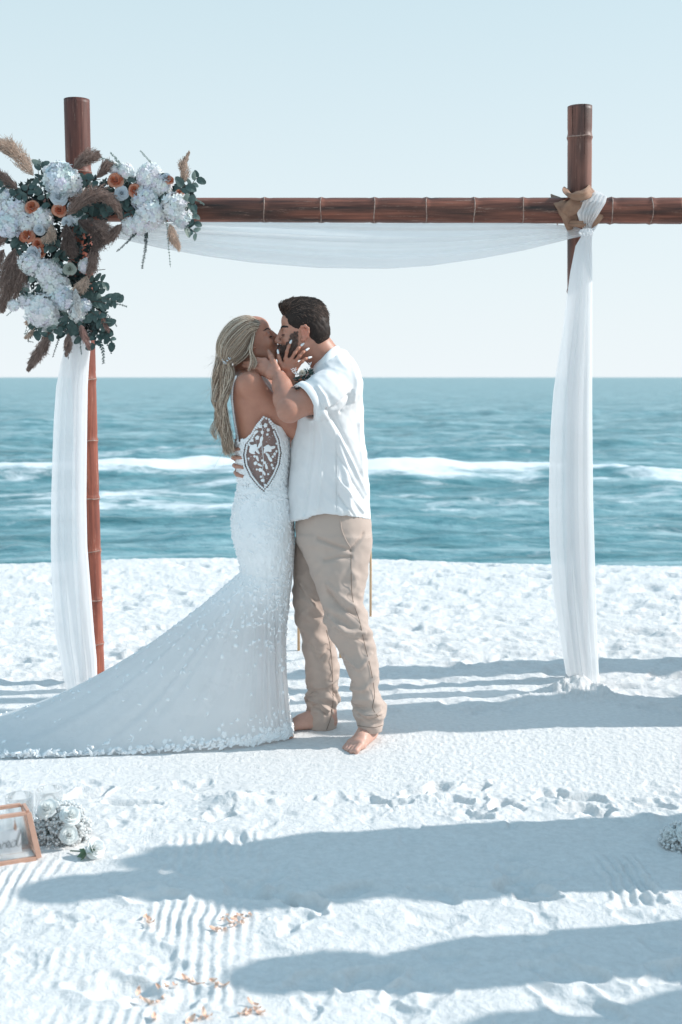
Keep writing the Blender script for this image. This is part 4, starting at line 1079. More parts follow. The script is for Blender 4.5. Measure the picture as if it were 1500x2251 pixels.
def sheet_strands(guides, n, jit, wave=0.0, wf=3.0, pts=15, lo=0.0, hi=1.0, seed=1, flare=0.0):
    R_ = random.Random(seed); gs = [resample([list(p) for p in g], pts) for g in guides]; roots = []; cols = []
    for _ in range(n):
        t = R_.random() * (len(gs) - 1); i = min(int(t), len(gs) - 2); f = t - i
        c = gs[i] * (1 - f) + gs[i + 1] * f
        s0 = R_.uniform(0, .12); s1 = R_.uniform(.82, 1.0); u = np.linspace(s0, s1, pts); k = u * (pts - 1); a = np.clip(k.astype(int), 0, pts - 2); w = (k - a)[:, None]
        c = c[a] * (1 - w) + c[a + 1] * w
        off = np.array([R_.gauss(0, jit), R_.gauss(0, jit * 1.2), R_.gauss(0, jit)])
        uu = u[:, None]
        c = c + off * (1 + flare * uu * uu) 
        if wave:
            ph = t * 2.6 + R_.uniform(-.75, .75); A = wave * R_.uniform(.5, 1.3)
            c = c + np.concatenate([A * np.sin(wf * 2 * PI * uu + ph) * uu ** .5, A * .8 * np.cos(wf * 2 * PI * uu + ph + 1) * uu ** .5, 0 * uu], 1)
        roots.append(c); q = R_.random(); b0 = np.array((.50, .365, .27)); b1 = np.array((.19, .125, .09)); b2 = np.array((.85, .71, .57))
        cl = b0 * R_.uniform(.75, 1.15) * (1 + .45 * math.sin(t * 23 + i * 2)) if q < .52 else (b1 if q < .80 else b2); cols.append(tuple(cl))
    return roots, cols
def Pg(l): return [P(a, b_, y) for a, b_, y in l]
near = [Pg([(570, 706, 5.09), (545, 695, 5.09), (510, 706, 5.09), (484, 738, 5.09), (477, 775, 5.07), (494, 796, 5.03)]),
        Pg([(572, 709, 5.055), (546, 700, 5.04), (512, 715, 5.03), (487, 746, 5.02), (483, 777, 5.01), (496, 797, 5.0)]),
        Pg([(571, 714, 5.03), (547, 710, 5.015), (518, 731, 5.0), (496, 760, 4.99), (491, 783, 4.985), (498, 797, 4.985)]),
        Pg([(567, 721, 5.018), (549, 725, 5.003), (526, 750, 4.99), (507, 772, 4.982), (500, 788, 4.98), (500, 798, 4.98)]),
        Pg([(560, 732, 5.01), (550, 742, 5.003), (540, 762, 4.985), (526, 780, 4.975), (512, 792, 4.974), (502, 799, 4.978)])]
R1, C1 = sheet_strands(near, 2300, .0022, .0010, 1.3, seed=1)
R1b, C1b = sheet_strands([near[3], near[4], Pg([(560, 735, 5.008), (556, 755, 4.99), (550, 775, 4.975), (538, 790, 4.97), (520, 802, 4.968)])], 260, .003, .002, 1.2, seed=2)
R2, C2 = sheet_strands([Pg([(561, 722, 5.02), (557, 745, 4.985), (556, 770, 4.962), (564, 795, 4.955), (561, 812, 4.95)]), Pg([(560, 730, 5.01), (553, 752, 4.985), (549, 778, 4.96), (552, 800, 4.952), (546, 818, 4.95)])], 70, .0018, .004, 1.6, seed=3)
strands('combed_strands', R1 + R1b + R2, bhair, M_HAIR, .00085, .0004, C1 + C1b + C2)
tail = [Pg([(479, 770, 5.10), (476, 800, 5.10), (473, 840, 5.11), (476, 880, 5.10), (482, 920, 5.08), (490, 955, 5.06), (497, 985, 5.05)]),
        Pg([(488, 792, 5.06), (480, 822, 5.06), (477, 856, 5.06), (483, 892, 5.05), (486, 930, 5.04), (494, 965, 5.03), (503, 1000, 5.02)]),
        Pg([(497, 797, 5.0), (490, 825, 5.0), (492, 860, 4.995), (488, 900, 4.995), (494, 940, 5.0), (500, 970, 5.0), (508, 1002, 5.0)]),
        Pg([(502, 800, 4.98), (501, 828, 4.975), (498, 858, 4.97), (489, 896, 4.975), (494, 935, 4.985), (500, 965, 4.99), (507, 992, 4.99)]),
        Pg([(508, 798, 4.985), (512, 815, 4.97), (504, 845, 4.965), (497, 875, 4.965), (492, 905, 4.975), (500, 940, 4.985), (506, 975, 4.99)])]
R3, C3 = sheet_strands(tail, 1900, .0034, .0125, 2.3, pts=19, seed=4, flare=1.0)
R4, C4 = sheet_strands([Pg([(484, 800, 5.05), (470, 840, 5.05), (468, 880, 5.05), (477, 910, 5.05), (466, 945, 5.05), (474, 965, 5.05)]), Pg([(492, 860, 5.0), (478, 900, 5.0), (484, 935, 5.0), (476, 960, 5.0), (470, 970, 5.0)])], 60, .0025, .008, 2.2, pts=30, seed=5)
strands('loose_waves', R3 + R4, bhair, M_HAIR, .00075, .0004, C3 + C4)
R_ = random.Random(8); roots = []; cols = []
for k in range(70):                                                             # single hairs blown out in the breeze
    x0, y0 = R_.choice([(478, 800), (476, 850), (484, 930), (492, 965), (500, 985), (540, 700), (520, 703), (486, 780), (498, 990)])
    dx = R_.uniform(-42, -4) if y0 > 760 else R_.uniform(-20, 15); dy = R_.uniform(-4, 44) if y0 > 760 else R_.uniform(-10, -2); Y = R_.uniform(5.0, 5.08)
    roots.append(resample(Pg([(x0, y0, Y), (x0 + dx * .3, y0 + dy * .2 + R_.uniform(-6, 6), Y), (x0 + dx * .7, y0 + dy * .7 + R_.uniform(-5, 5), Y), (x0 + dx, y0 + dy, Y)]), 12)); cols.append((.62, .55, .48))
strands('flyaway_hairs', roots, bhair, M_HAIR, .00045, .0002, cols)
# clasp of small crystals
M_CRYS = simple('clasp_crystal', (.75, .78, .80), (.5, .52, .55), rough=.12, spec=1.0)
parts = []
for k in range(13):
    c = P(490 + k * 1.4, 791 + 5 * math.sin(k * .45) + (k % 3) * 2.0, 4.965 - .004 * math.sin(k)); r = .0032 if k % 2 else .0024
    parts.append(tube([c + Vector((0, .002, -r)), c + Vector((0, -.001, 0)), c + Vector((0, .002, r))], [r * .3, r, r * .3], 6))
link('hair_clasp', mesh(*join(parts)), M_CRYS, BRIDE, smooth=False)

# ---------------- the gown
M_TULLE = cloth_mat('train_tulle', (.93, .935, .94), trans=.5, alpha=.96, weave=500, wstr=.25)
def lace_over(m):
    nt = m.node_tree; b = nt.nodes['Principled BSDF']
    a1 = noise_tex(nt, 26, 5, .6, dist=1.2); a2 = noise_tex(nt, 7, 3, .5)
    mu = N(nt, 'ShaderNodeMath', operation='MULTIPLY'); nt.links.new(a1, mu.inputs[0]); nt.links.new(a2, mu.inputs[1])
    fl = ramp(nt, mu.outputs[0], [(.255, (0, 0, 0)), (.275, (1, 1, 1))])
    src = b.inputs['Base Color'].links[0].from_socket
    mx = N(nt, 'ShaderNodeMix', data_type='RGBA'); nt.links.new(fl, mx.inputs['Factor']); mx.inputs['B'].default_value = (.95, .955, .96, 1)
    dk = N(nt, 'ShaderNodeMix', data_type='RGBA', blend_type='MULTIPLY'); dk.inputs['Factor'].default_value = 1; nt.links.new(src, dk.inputs['A']); dk.inputs['B'].default_value = (.985, .99, .99, 1)
    nt.links.new(dk.outputs['Result'], mx.inputs['A']); nt.links.new(mx.outputs['Result'], b.inputs['Base Color']); b.inputs['Subsurface Weight'].default_value = .0; bump(nt, b, fl, .35, .002)
lace_over(M_TULLE)
# the skirt grows sheer below the knee: the thin attribute scales how much light and view pass through
nt = M_TULLE.node_tree; at = N(nt, 'ShaderNodeAttribute', attribute_name='thin')
for nd in [q for q in nt.nodes if q.type == 'MIX_SHADER']:
    f0 = nd.inputs[0].default_value; mr = N(nt, 'ShaderNodeMapRange'); opaque_ = 1.0 if f0 > .7 else .06
    mr.inputs['To Min'].default_value = opaque_; mr.inputs['To Max'].default_value = f0
    nt.links.new(at.outputs['Fac'], mr.inputs['Value']); nt.links.new(mr.outputs[0], nd.inputs[0])
M_SHEER = cloth_mat('sheer_grey_mesh', (.42, .44, .46), trans=.3, alpha=.34, weave=900, wstr=.1)
M_LACE = simple('white_lace', (.90, .905, .91), (.86, .87, .88), rough=.85, scale=80, bstr=.3, bdist=.001, spec=.2)
GR = [(905, 505, 630, .150), (930, 509, 633, .148), (960, 515, 636, .142), (1000, 520, 638, .132), (1040, 524, 635, .126), (1060, 525, 634, .126), (1090, 521, 640, .138),
      (1120, 514, 643, .155), (1150, 511, 646, .168), (1180, 514, 647, .172), (1210, 522, 646, .168), (1235, 529, 645, .160), (1262, 532, 643, .150)]
rowsG = np.array(sorted([(P(580, r[0], 5.08).z, (P(r[1], r[0], 5.08).x + P(r[2], r[0], 5.08).x) / 2, (P(r[2], r[0], 5.08).x - P(r[1], r[0], 5.08).x) / 2, r[3]) for r in GR]))
neck_px = [(505, 968), (517, 973), (524, 966), (532, 963), (540, 956), (549, 953), (556, 943), (564, 937), (570, 926), (580, 917), (590, 924), (606, 935), (625, 945), (640, 950)]
panel = [(549, 962), (538, 975), (533, 1000), (537, 1025), (549, 1050), (568, 1073), (580, 1083), (592, 1070), (606, 1048), (617, 1022), (621, 995), (616, 965), (603, 935), (592, 922), (580, 917), (565, 935)]
def inside(px, py, poly):
    c = np.zeros(px.shape, bool); n = len(poly)
    for i in range(n):
        x1, y1 = poly[i]; x2, y2 = poly[(i + 1) % n]
        if y1 == y2: continue
        c ^= ((y1 > py) != (y2 > py)) & (px < (x2 - x1) * (py - y1) / (y2 - y1) + x1)
    return c
def proj_np(V):
    x, y, z = V[..., 0], V[..., 1], V[..., 2] - CAM_H; zc = y * cp - z * sp; yc = y * sp + z * cp
    return 750 + F * x / zc, 1125.5 - F * yc / zc
def gown_pt(th, z):
    cx = np.interp(z, rowsG[:, 0], rowsG[:, 1]); rx = np.interp(z, rowsG[:, 0], rowsG[:, 2]); ry = np.interp(z, rowsG[:, 0], rowsG[:, 3])
    return np.stack([cx + rx * np.cos(th), 5.08 + ry * np.sin(th), z], -1)
ZK = float(P(580, 1255, 5.08).z)
nu = 220; nv = 170
th = np.linspace(0, 2 * PI, nu, endpoint=False)
base = gown_pt(th, np.full(nu, 1.36)); pxs, _ = proj_np(base)
ztop = np.array([P(580, float(np.interp(p, [a for a, _ in neck_px], [b_ for _, b_ in neck_px])), 4.95).z for p in pxs])
ztop = np.where(np.sin(th) > .2, P(580, 955, 5.1).z, ztop)
U = np.linspace(0, 1, nv)[None, :]
Z = ztop[:, None] * (1 - U) + ZK * U; TH = np.repeat(th[:, None], nv, 1)
B = gown_pt(TH, Z)
dn = np.stack([np.cos(TH), np.sin(TH), 0 * TH], -1)
amp = .0028 * fbm2(TH * 9 + Z * 6, Z * 26, 3, 91) + .0022 * fbm2(TH * 26, Z * 60, 2, 92)
# belly and seat wrinkles pulled sideways
amp += .003 * np.sin(Z * 120 + 3 * np.sin(TH * 2)) * np.exp(-((Z - P(580, 1075, 5).z) / .03) ** 2)
B = B + dn * amp[..., None]
# train: from the knee ring to the hem on the sand
HEM = [(0, 641, 1617), (30, 640, 1592), (60, 600, 1565), (90, 540, 1572), (120, 430, 1572), (140, 280, 1576), (155, 60, 1586), (165, -150, 1592), (175, -260, 1612), (182, -275, 1640), (190, -180, 1664),
       (200, 0, 1671), (212, 150, 1668), (225, 300, 1661), (238, 420, 1655), (250, 510, 1648), (265, 565, 1641), (280, 603, 1634), (300, 628, 1629), (330, 640, 1623), (360, 641, 1617)]
hx = []; hy = []
for a, px_, py_ in HEM: g = G(px_, py_); hx.append(g.x); hy.append(g.y)
deg = np.degrees(th); hd_ = [a for a, _, _ in HEM]
HX = np.interp(deg, hd_, hx); HY = np.interp(deg, hd_, hy)
def circ(a, k=5):
    for _ in range(k): a = (np.roll(a, 1) + 2 * a + np.roll(a, -1)) / 4
    return a
HX = circ(HX); HY = circ(HY)
nt_ = 150; W = np.linspace(0, 1, nt_)[None, :]
def train_pt(thv, w):
    """thv, w arrays -> points of the skirt below the knee (w=0 knee, 1 hem)"""
    d_ = np.degrees(thv) % 360
    ex = np.interp(d_, deg, HX, period=360); ey = np.interp(d_, deg, HY, period=360)
    k = gown_pt(thv, np.full(thv.shape, ZK)); R = np.hypot(ex - k[..., 0], ey - k[..., 1])
    long_ = np.clip((R - .25) / 1.0, 0, 1)
    pz = 1.0 + .98 * long_
    zz = ZK * np.clip(1 - w, 0, 1) ** pz
    fl = w + (1 - long_) * .25 * (w ** 3 - w)                     # short sides hang before they spread
    X = k[..., 0] + (ex - k[..., 0]) * fl; Y = k[..., 1] + (ey - k[..., 1]) * fl
    right = np.exp(-((((d_ + 180) % 360) - 180) / 55) ** 2); X = X - right * .034 * np.sin(PI * np.clip(w, 0, 1)) ** 1.2
    f1 = np.sin(thv * 34 + 1.5 * np.sin(thv * 5)) * .50 + np.sin(thv * 57 + 2) * .34 + np.sin(thv * 13 + 1) * (.7 - .45 * long_) + np.sin(thv * 101 + 3 * np.sin(thv * 9)) * .22 * long_
    A = (.010 + .007 * long_) * np.sin(PI * np.clip(w * .93 + .03, 0, 1)) ** .8 * np.clip(w, 0, 2) ** .25
    A = A * (1 - .55 * w * long_)
    cth, sth = np.cos(thv), np.sin(thv)
    X = X + cth * f1 * A * (1 - long_); Y = Y + sth * f1 * A * (1 - long_) ; zz = zz + f1 * A * long_ * .9 + .006 * long_ * w * fbm2(X * 14, Y * 14, 3, 95)
    zz = np.maximum(zz, .006 + .010 * np.sin(thv * 90) * w ** 8) + .012 * w ** 30
    return np.stack([X, Y, zz], -1)
T = train_pt(np.repeat(th[:, None], nt_, 1), np.repeat(W, nu, 0))
# blend the seam between bodice and skirt
full = np.concatenate([B, T[:, 1:]], 1); nvt = full.shape[1]
Vg = full.transpose(1, 0, 2).reshape(-1, 3); Qg = grid_faces(nvt, nu, True)
me = mesh_np(Vg, Qg); attr(me, 'thin', sstep(ZK + .05, ZK - .28, Vg[:, 2])); gown = link('gown', me, [M_TULLE, M_SHEER], BRIDE)
cen = Vg[Qg].mean(1); px_, py_ = proj_np(cen)
mi = np.zeros(len(Qg), np.int32)
mi[inside(px_, py_, panel) & (cen[:, 1] < 5.05) & (cen[:, 2] > ZK)] = 1
row = (np.arange(len(Qg)) // nu); ang = np.degrees(th)[np.arange(len(Qg)) % nu]

me.polygons.foreach_set('material_index', mi); me.update()
gnorm = normals_np(Vg, Qg)
if (gnorm[:, 1][Vg[:, 1] < 4.97].mean()) > 0: gnorm = -gnorm
def flat_shapes(items, lift=.002, thick=True):
    """items: (centre, normal, [outline offsets in the tangent plane (u, v)]) -> slightly domed patches"""
    V_ = []; F_ = []
    for c, n, outl, ang_ in items:
        n = Vector(n).normalized(); a = n.cross(Vector((0, .1, 1))).normalized(); b_ = n.cross(a); ca, sa = math.cos(ang_), math.sin(ang_); o0 = len(V_); m = len(outl)
        V_.append(Vector(c) + n * (lift + .0022))
        for (u, w) in outl:
            uu = u * ca - w * sa; ww = u * sa + w * ca; V_.append(Vector(c) + a * uu + b_ * ww + n * lift)
        for (u, w) in outl:
            uu = (u * ca - w * sa) * 1.03; ww = (u * sa + w * ca) * 1.03; V_.append(Vector(c) + a * uu + b_ * ww - n * .001)
        for i in range(m):
            j = (i + 1) % m; F_.append((o0, o0 + 1 + i, o0 + 1 + j)); F_.append((o0 + 1 + i, o0 + 1 + m + i, o0 + 1 + m + j, o0 + 1 + j))
    return V_, F_
def petal_out(s, kind=0, R_=random):
    if kind == 0: return [(s * (1 + .32 * math.cos(5 * t)) * math.cos(t), s * (1 + .32 * math.cos(5 * t)) * math.sin(t)) for t in [2 * PI * i / 15 for i in range(15)]]
    if kind == 1: return [(s * 1.7 * math.cos(t) * (1 if math.cos(t) > 0 else .8), s * .62 * math.sin(t) * (1 - .25 * math.cos(t))) for t in [2 * PI * i / 8 for i in range(8)]]
    return [(s * (1 + .45 * abs(math.cos(2.5 * t)) - .15) * math.cos(t) * 1.25, s * (1 + .45 * abs(math.cos(2.5 * t)) - .15) * math.sin(t)) for t in [2 * PI * i / 14 for i in range(14)]]
def gsurf(px, py):
    return on_surf(Vg, gnorm, px, py, 5, 0.0, .006)
R_ = random.Random(21)
# side panel: vine, leaves, blossoms, scalloped border
it = []
for i, (x0, y0) in enumerate(panel):
    x1, y1 = panel[(i + 1) % len(panel)]; n = max(2, int(math.hypot(x1 - x0, y1 - y0) / 4.6))
    for k in range(n):
        x = x0 + (x1 - x0) * k / n; y = y0 + (y1 - y0) * k / n; xi = x + (578 - x) * .15; yi = y + (1000 - y) * (.10 if y > 940 else .02)
        if y > 925: p, nn = gsurf(xi, yi); it.append((p, nn, petal_out(.0042, 0), R_.random() * 6))
        p, nn = gsurf(x, y); it.append((p, nn, petal_out(.0045, 0), R_.random() * 6))
for (x, y, s, k, a) in [(563, 950, .010, 1, .6), (572, 937, .008, 2, 0), (584, 935, .008, 2, 1), (590, 945, .008, 0, 0), (577, 950, .008, 0, 0), (566, 962, .008, 2, 1), (555, 968, .007, 0, 0), (549, 978, .006, 0, 0), (588, 955, .006, 0, 0),
                        (575, 966, .012, 1, 1.5), (572, 978, .012, 1, 1.3), (558, 985, .016, 2, .5), (554, 994, .012, 1, 2.6), (566, 992, .010, 1, 2.2), (590, 986, .015, 2, 0), (599, 984, .012, 1, .2), (583, 990, .010, 1, 1.0), (589, 1000, .010, 1, -.9),
                        (594, 1009, .012, 1, -1.1), (604, 998, .007, 0, 0), (608, 992, .006, 0, 0), (600, 1004, .006, 0, 0), (566, 1007, .010, 1, 1.7), (562, 1018, .007, 2, 1), (571, 1022, .009, 1, 2.5), (577, 1012, .006, 0, 0), (582, 1017, .007, 0, 0),
                        (586, 1026, .010, 1, -1.2), (573, 1033, .008, 2, 0), (565, 1032, .005, 0, 0), (581, 1040, .009, 1, -1.0), (574, 1048, .006, 0, 0), (578, 1056, .007, 2, 0), (598, 1022, .006, 0, 0), (601, 1029, .006, 0, 0), (590, 1042, .005, 0, 0), (583, 1066, .006, 0, 0),
                        (560, 1003, .006, 0, 0), (547, 1008, .005, 0, 0), (608, 975, .005, 0, 0)]:
    p, nn = gsurf(x, y); it.append((p, nn, petal_out(s * .82, k), a + R_.uniform(-.3, .3)))
for k in range(150):                                                            # tiny dots on the mesh
    x = R_.uniform(535, 620); y = R_.uniform(930, 1078)
    if inside(np.array([x]), np.array([y]), panel)[0]: p, nn = gsurf(x, y); it.append((p, nn, [(.0011 * math.cos(t), .0011 * math.sin(t)) for t in (0, 1.26, 2.5, 3.77, 5.03)], 0))
o = link('panel_lace', mesh(*flat_shapes(it, .0018)), M_LACE, gown, smooth=False)
seam('vine_stem', Vg, gnorm, [(574, 930), (578, 950), (576, 970), (577, 990), (580, 1012), (577, 1035), (581, 1062)], .0011, M_LACE, gown, .002)
# lace over bodice, hips, hem and the ridge of the train
it = []
def add_l(p, n, s): it.append((p, n, petal_out(s, R_.choice([0, 1, 1, 2])), R_.random() * 6.3))
for k in range(900):                                                            # bodice and back edge
    t = R_.uniform(PI * .75, PI * 2.05); zz = R_.uniform(P(580, 1100, 5).z, P(580, 965, 5).z); q = gown_pt(np.array([t]), np.array([zz]))[0]; x, y = proj_np(q)
    if y < np.interp(x, [a for a, _ in neck_px], [b_ for _, b_ in neck_px]) or inside(np.array([x]), np.array([y]), panel)[0]: continue
    add_l(q, (math.cos(t), math.sin(t), 0), R_.uniform(.0035, .0065))
for k in range(1100):                                                           # sprays over the hips
    t = R_.uniform(PI * .85, PI * 2.1); zz = R_.uniform(ZK - .0, P(580, 1090, 5).z)
    dens = .10 + .9 * max(math.exp(-((t - PI) / .28) ** 2), math.exp(-((t - PI * 2) / .35) ** 2)) + .5 * (noise2(t * 5, zz * 9, 77) > .16)
    if R_.random() > dens: continue
    q = gown_pt(np.array([t]), np.array([zz]))[0]; add_l(q, (math.cos(t), math.sin(t), 0), R_.uniform(.0035, .0070))
tt = []; ww = []
for k in range(5200):
    t = R_.uniform(PI * .72, PI * 2.08); w = R_.random()
    dens = .004 + 1.0 * math.exp(-((1 - w) / .045) ** 2) + .40 * math.exp(-((1 - w) / .16) ** 2) + .40 * math.exp(-(w / .30) ** 2) + .45 * math.exp(-((t - 3.02) / .16) ** 2) * w ** .4 + (.05 if noise2(t * 9, w * 3.2, 55) > .2 else 0)
    if R_.random() < dens: tt.append(t); ww.append(w)
tt = np.array(tt); ww = np.array(ww) ** .9; q0 = train_pt(tt, ww); q1 = train_pt(tt + .01, ww); q2 = train_pt(tt, np.clip(ww + .01, 0, 1.001) + .0001)
nn = np.cross(q1 - q0, q2 - q0); nn /= np.maximum(np.linalg.norm(nn, axis=1, keepdims=True), 1e-9)
flip = np.where((nn[:, 2] - nn[:, 1]) < 0, -1, 1)[:, None]; nn = nn * flip
for i in range(len(tt)): add_l(q0[i], nn[i] + np.array([R_.gauss(0, .1) for _ in range(3)]), R_.uniform(.005, .0095) * (1.2 if ww[i] > .9 else .75))
# loose petals standing along the hem and the back edge
for k in range(560):
    t = R_.uniform(PI * .9, PI * 2.08); q = train_pt(np.array([t]), np.array([R_.uniform(.955, 1.012)]))[0]; q[2] = max(q[2], .008) + R_.uniform(0, .016)
    add_l(q, (R_.uniform(-.6, .6), -1, R_.uniform(.1, .9)), R_.uniform(.004, .009))
for k in range(150):
    zz = R_.uniform(ZK - .02, P(580, 975, 5).z); t = PI + R_.uniform(-.2, .2); q = gown_pt(np.array([t]), np.array([max(zz, rowsG[0, 0])]))[0]; add_l(q - np.array([.002, 0, 0]), (-.5, -1, R_.uniform(-.5, .5)), R_.uniform(.004, .007))
o = link('lace_applique', mesh(*flat_shapes(it, .0022)), M_LACE, gown, smooth=False); tag(o, kind='stuff')
# beaded edge and strap
def beads(name, pxs, r, Yof=None, n=60):
    q = resample([(a, b_, 0) for a, b_ in pxs], n); parts = []
    for i, (a, b_, _) in enumerate(q):
        if Yof: c = P(a, b_, Yof(i / (n - 1)))
        else: c, _n = on_surf(V, bN, a, b_, 5, .003)
        rr = r * (1.15 if i % 2 else .85); parts.append(tube([c + Vector((0, 0, -rr)), c + Vector((0, 0, -rr * .5)), c + Vector((0, 0, rr * .5)), c + Vector((0, 0, rr))], [rr * .3, rr, rr, rr * .3], 6))
    return link(name, mesh(*join(parts)), M_LACE, BRIDE)
beads('beaded_strap', [(521, 828), (514, 846), (512, 872), (514, 898), (517, 922), (521, 946), (525, 966)], .0042)
# ------------------------------------------------------------------ flowers on the arch
def tint_mat(name, rough=.7, trans=.25, spec=.25):
    """petal or leaf: its own colour in the tint attribute, some light passing through"""
    m, nt, b = new_mat(name); at = N(nt, 'ShaderNodeAttribute', attribute_name='tint'); out = nt.nodes['Material Output']
    b.inputs['Roughness'].default_value = rough; b.inputs['Specular IOR Level'].default_value = spec
    nt.links.new(at.outputs['Color'], b.inputs['Base Color'])
    tr = N(nt, 'ShaderNodeBsdfTranslucent'); nt.links.new(at.outputs['Color'], tr.inputs['Color'])
    mx = N(nt, 'ShaderNodeMixShader'); mx.inputs[0].default_value = trans
    nt.links.new(b.outputs[0], mx.inputs[1]); nt.links.new(tr.outputs[0], mx.inputs[2]); nt.links.new(mx.outputs[0], out.inputs['Surface']); return m
M_PETAL = tint_mat('silk_petals', .75, .38); M_PLUME = tint_mat('pampas_fluff', .9, .35, .1)
def leaf_mat(name, c1, c2):
    m, nt, b = new_mat(name); out = nt.nodes['Material Output']
    col = ramp(nt, noise_tex(nt, 40, 3), [(.3, c1), (.7, c2)]); nt.links.new(col, b.inputs['Base Color'])
    b.inputs['Roughness'].default_value = .5; b.inputs['Specular IOR Level'].default_value = .4
    tr = N(nt, 'ShaderNodeBsdfTranslucent'); nt.links.new(col, tr.inputs['Color']); mx = N(nt, 'ShaderNodeMixShader'); mx.inputs[0].default_value = .15
    nt.links.new(b.outputs[0], mx.inputs[1]); nt.links.new(tr.outputs[0], mx.inputs[2]); nt.links.new(mx.outputs[0], out.inputs['Surface']); return m
M_LEAF = leaf_mat('eucalyptus_leaf', (.045, .085, .080), (.080, .125, .115)); M_LEAF2 = leaf_mat('pale_eucalyptus_leaf', (.16, .22, .20), (.26, .32, .28))
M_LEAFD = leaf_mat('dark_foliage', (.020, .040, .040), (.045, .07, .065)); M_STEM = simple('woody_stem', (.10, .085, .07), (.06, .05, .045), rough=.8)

def patch(fn, nu, nv, col=None):
    V = [fn(i / (nu - 1), j / (nv - 1)) for i in range(nu) for j in range(nv)]
    return V, [tuple(q) for q in grid_faces(nu, nv).tolist()]
def orient(parts, c, facing, s=1.0, roll=0.0):
    """parts modelled with +z as their front, turned to face a direction and set at c"""
    q = Vector(facing).normalized().to_track_quat('Z', 'Y').to_matrix() @ Matrix.Rotation(roll, 3, 'Z'); c = Vector(c)
    return [([q @ (Vector(p) * s) + c for p in V], F_) for V, F_ in parts]
def rose_parts(R_, n=24):
    out = []
    for k in range(n):
        f = (k + 1) / n; a0 = k * 2.4; r = .12 + .70 * f ** 1.15; tilt = .02 + .95 * f ** 1.7; h = .80 * (1 - .30 * f); w = .55 + .42 * f + R_.uniform(-.05, .05); z0 = -.25 * f
        def fn(u, v, a0=a0, r=r, tilt=tilt, h=h, w=w, z0=z0, f=f):
            th = a0 + (u - .5) * 2 * w * (1.5 - .5 * f); e = 1 - abs(2 * u - 1) ** 2.6
            hh = h * v * (.55 + .45 * e); curl = .20 * f * v * v
            inn = max(0, 1 - 1.6 * f) ** 1.2; rr = (r * (.55 + .45 * v) * (1 - inn) + r * (.95 - .85 * v) * inn) + hh * math.sin(tilt) * .55 + curl; z = z0 + hh * math.cos(tilt) + .12 * (1 - f) - .16 * f * v ** 4
            rr += .03 * math.sin(th * 5 + f * 20) * v
            return Vector((rr * math.cos(th) * .72, rr * math.sin(th) * .72, z))
        out.append(patch(fn, 7, 5))
    return out
def hydra_parts(R_, n=130, fs=.20):
    out = []
    for k in range(n):
        z = 1 - 1.55 * (k + .5) / n; a = k * 2.39996; rr = math.sqrt(max(0, 1 - z * z)); rad = 1 + R_.uniform(-.13, .10)
        c = Vector((rr * math.cos(a) * rad, rr * math.sin(a) * rad, z * rad)); nrm = (c.normalized() + Vector([R_.uniform(-.35, .35) for _ in range(3)])).normalized()
        q = nrm.to_track_quat('Z', 'Y').to_matrix() @ Matrix.Rotation(R_.uniform(0, 3), 3, 'Z'); V = []; F_ = []; s = fs * R_.uniform(.8, 1.2)
        for p in range(4):
            t = p * PI / 2; o = len(V); tw = .18
            for (u, w, hz) in ((.0, 0, -.1), (.45, -.50, .05), (.98, -.46, .22 * tw + .1), (1.18, 0, .28), (.98, .46, -.02 + .1), (.45, .50, .05)):
                V.append(c + q @ Vector(((u * math.cos(t) - w * math.sin(t)) * s, (u * math.sin(t) + w * math.cos(t)) * s, hz * s)))
            F_.append((o, o + 1, o + 2, o + 3)); F_.append((o, o + 3, o + 4, o + 5))
        out.append((V, F_))
    return out
def add_flower(name, parts, cols, parent, mat=None, loc=None, label=None):
    V = []; F_ = []; cc = []
    for i, (v_, f_) in enumerate(parts):
        o = len(V); V += v_; F_ += [tuple(a + o for a in q) for q in f_]; cc += [cols[i % len(cols)] if not callable(cols) else cols(i)] * len(v_)
    me = mesh(V, F_); attr_col(me, 'tint', np.array(cc)); o = link(name, me, mat or M_PETAL, parent)
    if label: o['label'] = label
    return o
FLO = empty('floral_arrangement', P(150, 480, 5.75), 'corner spray of white and peach flowers, eucalyptus and pampas plumes on the arch', 'flowers')
R_ = random.Random(33)
def fp(px, py, d=0.0): return P(px, py, 5.74 - d)
hyd = [(135, 396, 34), (158, 404, 25), (128, 372, 16), (30, 468, 30), (16, 494, 28), (55, 490, 22), (90, 482, 25), (331, 388, 27), (322, 438, 28), (333, 470, 30), (312, 492, 22), (386, 455, 29), (402, 480, 20), (288, 498, 20), (107, 599, 27),
       (122, 629, 30), (138, 654, 26), (92, 683, 34), (110, 704, 26), (174, 690, 20), (186, 672, 14), (67, 580, 23), (276, 378, 17), (353, 409, 24), (169, 478, 18), (60, 662, 17), (30, 672, 11), (252, 370, 12), (10, 430, 14), (52, 628, 12), (188, 585, 14), (106, 375, 10)]
for k, (x, y, r) in enumerate(hyd):
    w = (.89, .89, .90) if k % 4 else (.80, .84, .87); c = fp(x, y, .02 + R_.uniform(0, .04)); rad = r / 2700 * 5.7
    parts = orient(hydra_parts(R_, int(34 + rad * 1700), .30 if rad < .04 else .21), c, (R_.uniform(-.2, .3), -1, R_.uniform(0, .3)), rad)
    add_flower('hydrangea', parts, lambda i, w=w: tuple(min(.9, a * R_.uniform(.93, 1.05)) for a in w), FLO)
for (x, y, r, fx, fz) in [(129, 432, 24, 0, .2), (162, 458, 17, .3, -.1), (74, 556, 21, -.3, .1), (268, 424, 19, .1, 0), (86, 505, 16, -.2, -.3), (146, 488, 13, 0, 0), (365, 390, 14, .2, .5)]:
    parts = orient(rose_parts(R_), fp(x, y, .06), (fx, -1, fz), r / 2700 * 5.7, R_.random() * 6); add_flower('rose', parts, lambda i: tuple(a * (.93 + .07 * i / 24) for a in (.76, .81, .85)), FLO, label='bluish white rose')
